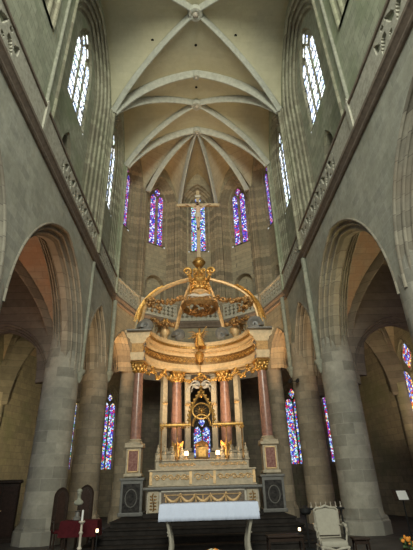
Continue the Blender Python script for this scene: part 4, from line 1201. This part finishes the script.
for sx in (-1, 1):
    m_ = MB(); m_.tube(bez((sx*sw*.46, sd/2-.03, .80), (sx*(sw/2+.08), .1, .82), (sx*(sw/2+.08), -.1, .76), (sx*(sw/2+.02), -sd*.28, .68)), .025, 8); m_.tube(bez((sx*(sw/2+.02), -sd*.28, .68), (sx*(sw/2+.04), -sd*.2, .6), (sx*(sw/2-.02), -sd*.3, .55), (sx*sw/2, -sd*.25, sh)), .022, 8); a_ = m_.build('armrest', 'cream_paint', ac, smooth=True)
    m_ = MB(); m_.tube([(sx*(sw/2+.045), .12, .835), (sx*(sw/2+.05), -.06, .815)], .035, 8); m_.build('arm_pad', 'cream_fabric', a_, smooth=True)
    for sy in (-1, 1):
        m_ = MB(); x, y = sx*(sw/2-.03), sy*(sd/2-.03)
        m_.tube(bez((x, y, sh-.05), (x+sx*.05, y+sy*.05, .32), (x-sx*.02, y-sy*.02, .12), (x+sx*.02, y+sy*.02, .0), 10), [.036, .036, .034, .031, .028, .025, .022, .02, .019, .021, .026], 8); m_.build('leg', 'cream_paint', ac, smooth=True)
tag(ac, 'cream upholstered armchair with carved arched back and curved legs', 'chair')
def stool(loc, rz, label, w=.42, d=.36, h=.45, mat='dark_wood', name='stool'):
    r0 = empty(name, loc, rz)
    m_ = MB(); m_.box((0, 0, h), (w, d, .05), bev=.012); m_.build('seat' if name == 'stool' else 'tabletop', mat, r0)
    for sx in (-1, 1):
        for sy in (-1, 1):
            m_ = MB(); m_.tube([(sx*(w/2-.05), sy*(d/2-.05), h-.02), (sx*(w/2-.03), sy*(d/2-.03), 0)], [.024, .018], 8); m_.build('leg', mat, r0, smooth=True)
    for sy in (-1, 1):
        m_ = MB(); m_.box((0, sy*(d/2-.05), h-.08), (w-.1, .02, .07)); m_.build('apron', mat, r0)
    tag(r0, label, 'stool' if name == 'stool' else 'table'); return r0
stool((3.88, 12.1, FZ), -.1, 'small dark wooden stool right of the cream armchair, at the pier foot')
stool((2.02, 12.5, FZ), 0, 'dark low side table left of the cream armchair', .95, .5, .52, name='side_table')
# votive lamp on the side table
vl = empty('votive_lamp', (2.42, 12.4, FZ+.545)); m_ = MB(); m_.lathe([(.05, 0), (.05, .015), (.02, .03), (.02, .06), (.05, .08)], n=12); m_.build('lamp_foot', 'iron', vl, smooth=True)
m_ = MB(); m_.lathe([(.03, .08), (.035, .11), (.03, .15)], n=14); m_.build('lit_glass', 'candle_glow', vl, smooth=True); tag(vl, 'small lit votive lamp on the dark side table', 'lamp')
# iron candle stand
ir = empty('iron_candle_stand', (3.45, 14.05, FZ))
m_ = MB(); m_.tube([(-.55, 0, 1.02), (.75, 0, 1.02)], .035, 8); m_.build('rail', 'iron', ir, smooth=True)
for x in (-.45, .65):
    m_ = MB(); m_.tube([(x, 0, 0), (x, 0, 1.02)], .025, 8); m_.box((x, 0, .02), (.3, .3, .04)); m_.build('upright', 'iron', ir, smooth=True)
m_ = MB(); m_.lathe([(.12, .86), (.17, .92), (.17, 1.02), (.10, 1.04), (.02, 1.1)], c=(-.45, 0, .02), n=14); m_.build('censer_cup', 'iron', ir, smooth=True)
for i in range(7):
    m_ = MB(); x = -.25+i*.15; m_.lathe([(.03, 1.05), (.035, 1.08), (.012, 1.09), (.012, 1.2)], c=(x, 0, 0), n=8); m_.build('candle', 'plaster', ir, smooth=True)
tag(ir, 'black iron candle rail standing behind the cream armchair', 'candle stand')
# music stand
mz = empty('music_stand', (6.30, 14.6, FZ), -.15)
m_ = MB(); m_.tube([(0, 0, .02), (0, 0, 1.2)], .022, 8); m_.build('pole', 'iron', mz, smooth=True)
for k in range(3):
    a = k*2*pi/3; m_ = MB(); m_.tube([(0, 0, .25), (.28*math.cos(a), .28*math.sin(a), .01)], .015, 6); m_.build('leg', 'iron', mz, smooth=True)
m_ = MB(); m_.rings([[Vector((x, -.12+yy, 1.15)), Vector((-x, -.12+yy, 1.15)), Vector((-x, .10+yy, 1.45)), Vector((x, .10+yy, 1.45))] for x, yy in ((-.27, 0), (-.27, .02))]); d = m_.build('desk', 'dark_wood', mz)
pa = MB(); pa.rings([[Vector((x, -.12+yy, 1.17)), Vector((-x, -.12+yy, 1.17)), Vector((-x, .07+yy, 1.42)), Vector((x, .07+yy, 1.42))] for x, yy in ((-.15, -.015), (-.15, -.006))])
p_ = pa.build('sheet_music', 'paper', loc=(6.30, 14.6, FZ), rot=(0, 0, -.15)); tag(p_, 'white paper sheet lying on the music stand at the right', 'paper')
tag(mz, 'dark music stand right of the big right pier', 'music stand')
def simple_chair(loc, rz, label, hb=.95, mat='dark_wood', group=None, seatm=None):
    r0 = empty('wooden_chair', loc, rz)
    m_ = MB(); m_.box((0, 0, .45), (.42, .42, .04), bev=.01); m_.build('seat', seatm or mat, r0)
    for sx in (-1, 1):
        m_ = MB(); m_.tube([(sx*.19, -.19, .44), (sx*.19, -.19, 0)], .018, 8); m_.build('leg', mat, r0, smooth=True)
        m_ = MB(); m_.tube([(sx*.19, .19, 0), (sx*.19, .19, .5), (sx*.19, .24, hb)], .018, 8); m_.build('leg', mat, r0, smooth=True)
    m_ = MB()
    for z in (.62, .76, hb-.04): m_.box((0, .20+.04*(z-.5)/.45, z), (.38, .02, .07))
    m_.build('backrest', mat, r0)
    m_ = MB(); m_.tube([(-.19, -.19, .2), (.19, -.19, .2)], .01, 6); m_.tube([(-.19, .19, .24), (.19, .19, .24)], .01, 6); m_.build('stretcher', mat, r0, smooth=True)
    tag(r0, label, 'chair', group); return r0
simple_chair((7.4, 14.6, FZ), 1.2, 'dark wooden chair beyond the music stand, nearest the pier')
simple_chair((8.1, 13.9, FZ), 1.0, 'dark wooden chair at the right edge, in the aisle shadow')
of = empty('flower_pot', (5.0, 11.9, FZ)); m_ = MB(); m_.lathe([(.11, 0), (.15, .2), (.16, .22)], n=14); m_.build('pot', 'brown_wood', of, smooth=True)
m_ = MB(); lumps(m_, (0, 0, .3), .18, 26, .05); m_.build('foliage', 'leaf', of, smooth=True); m_ = MB(); lumps(m_, (0, 0, .36), .18, 16, .045); m_.build('blossom', 'petal_orange', of, smooth=True)
tag(of, 'pot of orange flowers on the floor in the lower right corner', 'flowers')
# spotlight on the right pier
sl = empty('pier_spotlight', (5.02, 21.70, 6.35))
m_ = MB(); m_.tube([(.12, .04, 0), (-.25, -.05, 0)], .025, 8); m_.build('bracket', 'iron', sl, smooth=True)
for x in (-.28, .12):
    m_ = MB(); m_.tube([(x, -.1, .05), (x-.08, -.32, -.08)], [.08, .10], 12); m_.build('lamp_head', 'iron', sl, smooth=True)
tag(sl, 'small black double spotlight fixed high on the second right pier', 'spotlight')

# ------------------------------------------------------------------ left side furniture
def throne(loc, rz, label, hb=1.9, w=.6):
    r0 = empty('high_backed_chair', loc, rz)
    m_ = MB(); m_.box((0, 0, .48), (w, .52, .09), bev=.02); m_.build('seat', 'red_cloth', r0)
    m_ = MB(); m_.prism(arc(w/2, w*.62, hb-.45, 0, .5, 8), .06, origin=(0, .26, 0)); b_ = m_.build('backrest', 'dark_wood', r0)
    m_ = MB(); m_.prism(arc(w/2-.09, w*.5, hb-.5, 0, .7, 8), .04, origin=(0, .215, 0)); m_.build('back_panel', 'brown_wood', b_)
    m_ = MB(); m_.tube([Vector((u, .24, z)) for u, z in arc(w/2, w*.62, hb-.45, .0, .5, 8)], .035, 7); m_.build('back_frame', 'dark_wood', b_, smooth=True)
    for sx in (-1, 1):
        m_ = MB(); m_.tube([(sx*w/2, .22, .78), (sx*(w/2+.02), -.2, .76), (sx*(w/2+.0), -.24, .50)], .03, 8); m_.build('armrest', 'dark_wood', r0, smooth=True)
        for sy in (-1, 1):
            m_ = MB(); m_.tube([(sx*(w/2-.04), sy*.22, .46), (sx*(w/2-.04), sy*.22, 0)], [.035, .03], 8); m_.build('leg', 'dark_wood', r0, smooth=True)
    tag(r0, label, 'chair')
throne((-4.95, 16.0, FZ), .5, 'tall dark chair with arched reddish back, close to the big left pier', 1.95, .44)
throne((-4.15, 15.95, FZ), .2, 'tall dark chair with arched back, behind the bust', 2.0, .46)
ct = empty('draped_table', (-3.72, 14.0, FZ)); cw, cdp, chh = 1.0, .5, .88
m_ = MB(); m_.box((0, 0, chh), (cw, cdp, .05), bev=.01); m_.build('tabletop', 'dark_wood', ct)
for sx in (-1, 1):
    for sy in (-1, 1):
        m_ = MB(); m_.tube([(sx*(cw/2-.06), sy*(cdp/2-.06), 0), (sx*(cw/2-.06), sy*(cdp/2-.06), chh)], .03, 8); m_.build('leg', 'dark_wood', ct, smooth=True)
tag(ct, 'dark wooden table under the red cloth on the left, before the second pier', 'table')
m_ = MB(); rs = []
for j, dz in enumerate((0, .02, .15, .30, .40)):
    rs.append([Vector(((cw/2+.02+.012*j)*sx_*1.0, (cdp/2+.02+.012*j)*sy_, chh+.035-dz)) for sx_, sy_ in [(-1, -1), (-.6, -1-.06*(j/4)), (-.2, -1), (.2, -1-.06*(j/4)), (.6, -1), (1, -1), (1, 0), (1, 1), (0, 1), (-1, 1), (-1, 0)]])
m_.rings(rs, caps=False); bm_ = m_; bm_.quad(*[Vector((sx_*(cw/2+.02), sy_*(cdp/2+.02), chh+.035)) for sx_, sy_ in ((-1, -1), (1, -1), (1, 1), (-1, 1))])
rc = m_.build('red_tablecloth', 'red_cloth', loc=(-3.72, 14.0, FZ)); md = rc.modifiers.new('thick', 'SOLIDIFY'); md.thickness = .006; md.offset = 1
tag(rc, 'dark red cloth draped over the table on the left', 'tablecloth')
bu = empty('marble_bust', (-3.86, 14.0, FZ+chh+.045))
m_ = MB(); m_.lathe([(.13, 0), (.13, .05), (.07, .09), (.06, .20), (.10, .24)], n=14); m_.build('socle', 'grey_marble', bu, smooth=True)
J = [(0, 0, .34, (.16, .10)), (0, 0, .44, (.17, .09)), (0, 0, .52, (.06, .06)), (0, -.01, .60, .05), (0, -.03, .68, (.07, .08)), (0, -.02, .77, (.065, .075)), (-.15, 0, .44, .06), (.15, 0, .44, .06)]
figure('bust_body', J, [(0, 1), (1, 2), (2, 3), (3, 4), (4, 5), (1, 6), (1, 7)], 'shaft_stone', bu)
m_ = MB(); m_.sphere((0, -.115, .70), .018, 8, (.8, 1, 1.6)); m_.sphere((0, -.01, .76), .085, 12, (1, 1, .8)); m_.build('hair', 'shaft_stone', bu, smooth=True)
tag(bu, 'weathered stone bust standing on the red draped table', 'bust')
vl2 = empty('votive_lamp', (-3.12, 13.5, FZ)); m_ = MB(); m_.tube([(0, 0, .02), (0, 0, .60)], .02, 8); m_.lathe([(.12, 0), (.12, .03), (.03, .05)], n=14); m_.lathe([(.02, .58), (.07, .62), (.07, .64)], n=12); m_.build('lamp_stem', 'iron', vl2, smooth=True)
m_ = MB(); m_.lathe([(.035, .64), (.04, .68), (.035, .72)], n=14); m_.build('lit_glass', 'candle_glow', vl2, smooth=True); tag(vl2, 'lit votive lamp on a short stem at the left, beside the altar steps', 'lamp')
pc = empty('paschal_candlestick', (-3.50, 13.2, FZ))
m_ = MB(); m_.lathe([(.16, 0), (.16, .04), (.05, .10), (.04, .25), (.07, .30), (.035, .36), (.035, .62), (.06, .66), (.03, .72), (.03, .86), (.09, .92), (.08, .95)], n=14); m_.build('stem', 'plaster', pc, smooth=True)
m_ = MB(); m_.lathe([(.028, .95), (.028, 1.2), (.004, 1.22)], n=10); m_.build('candle', 'paper', pc, smooth=True)
tag(pc, 'pale turned candlestick standing in front of the red draped table', 'candlestick')
cs = empty('dark_cabinet', (-8.0, 18.2, FZ), .3); m_ = MB(); m_.box((0, 0, 1.0), (1.2, .6, 2.0), bev=.02); m_.box((0, -.02, 2.05), (1.35, .72, .12), bev=.03); m_.box((0, 0, .06), (1.3, .68, .12)); m_.build('body', 'dark_wood', cs)
for sx in (-1, 1):
    m_ = MB(); m_.box((sx*.29, -.31, 1.05), (.52, .03, 1.7), bev=.01); dd = m_.build('door', 'brown_wood', cs); m_ = MB(); m_.sphere((sx*.06, -.35, 1.05), .025, 8); m_.build('knob', 'pale_gilt', dd, smooth=True)
tag(cs, 'dark wooden cabinet in the left aisle behind the big pier', 'cabinet')
for i, (x, y, lab) in enumerate(((-7.9, 15.0, 'dark wooden chair in the left aisle, next to the pier base'), (-8.7, 14.4, 'dark wooden chair at the left edge of the view'))): simple_chair((x, y, FZ), -.6, lab)
# things of one kind share a group
for o in list(COL.objects):
    if o.parent is None and 'category' in o:
        g = {'pier': 'round stone piers of the choir', 'balustrade': 'stone balustrades of the gallery', 'step': 'dark altar steps', 'keystone': 'keystones of the vaults', 'respond': 'responds on the aisle walls',
             'statuette': 'gilded statuettes on the altar shelf', 'lantern': 'lit lanterns on the altar shelf'}.get(o['category'])
        if o.name.startswith('high_backed_chair'): g = 'tall dark chairs on the left'
        if o.name.startswith('wooden_chair'): g = 'dark wooden chairs in the aisles'
        if o.name.startswith('gilded_cherub'): g = 'cherubs on the canopy entablature'
        if g: o['group'] = g
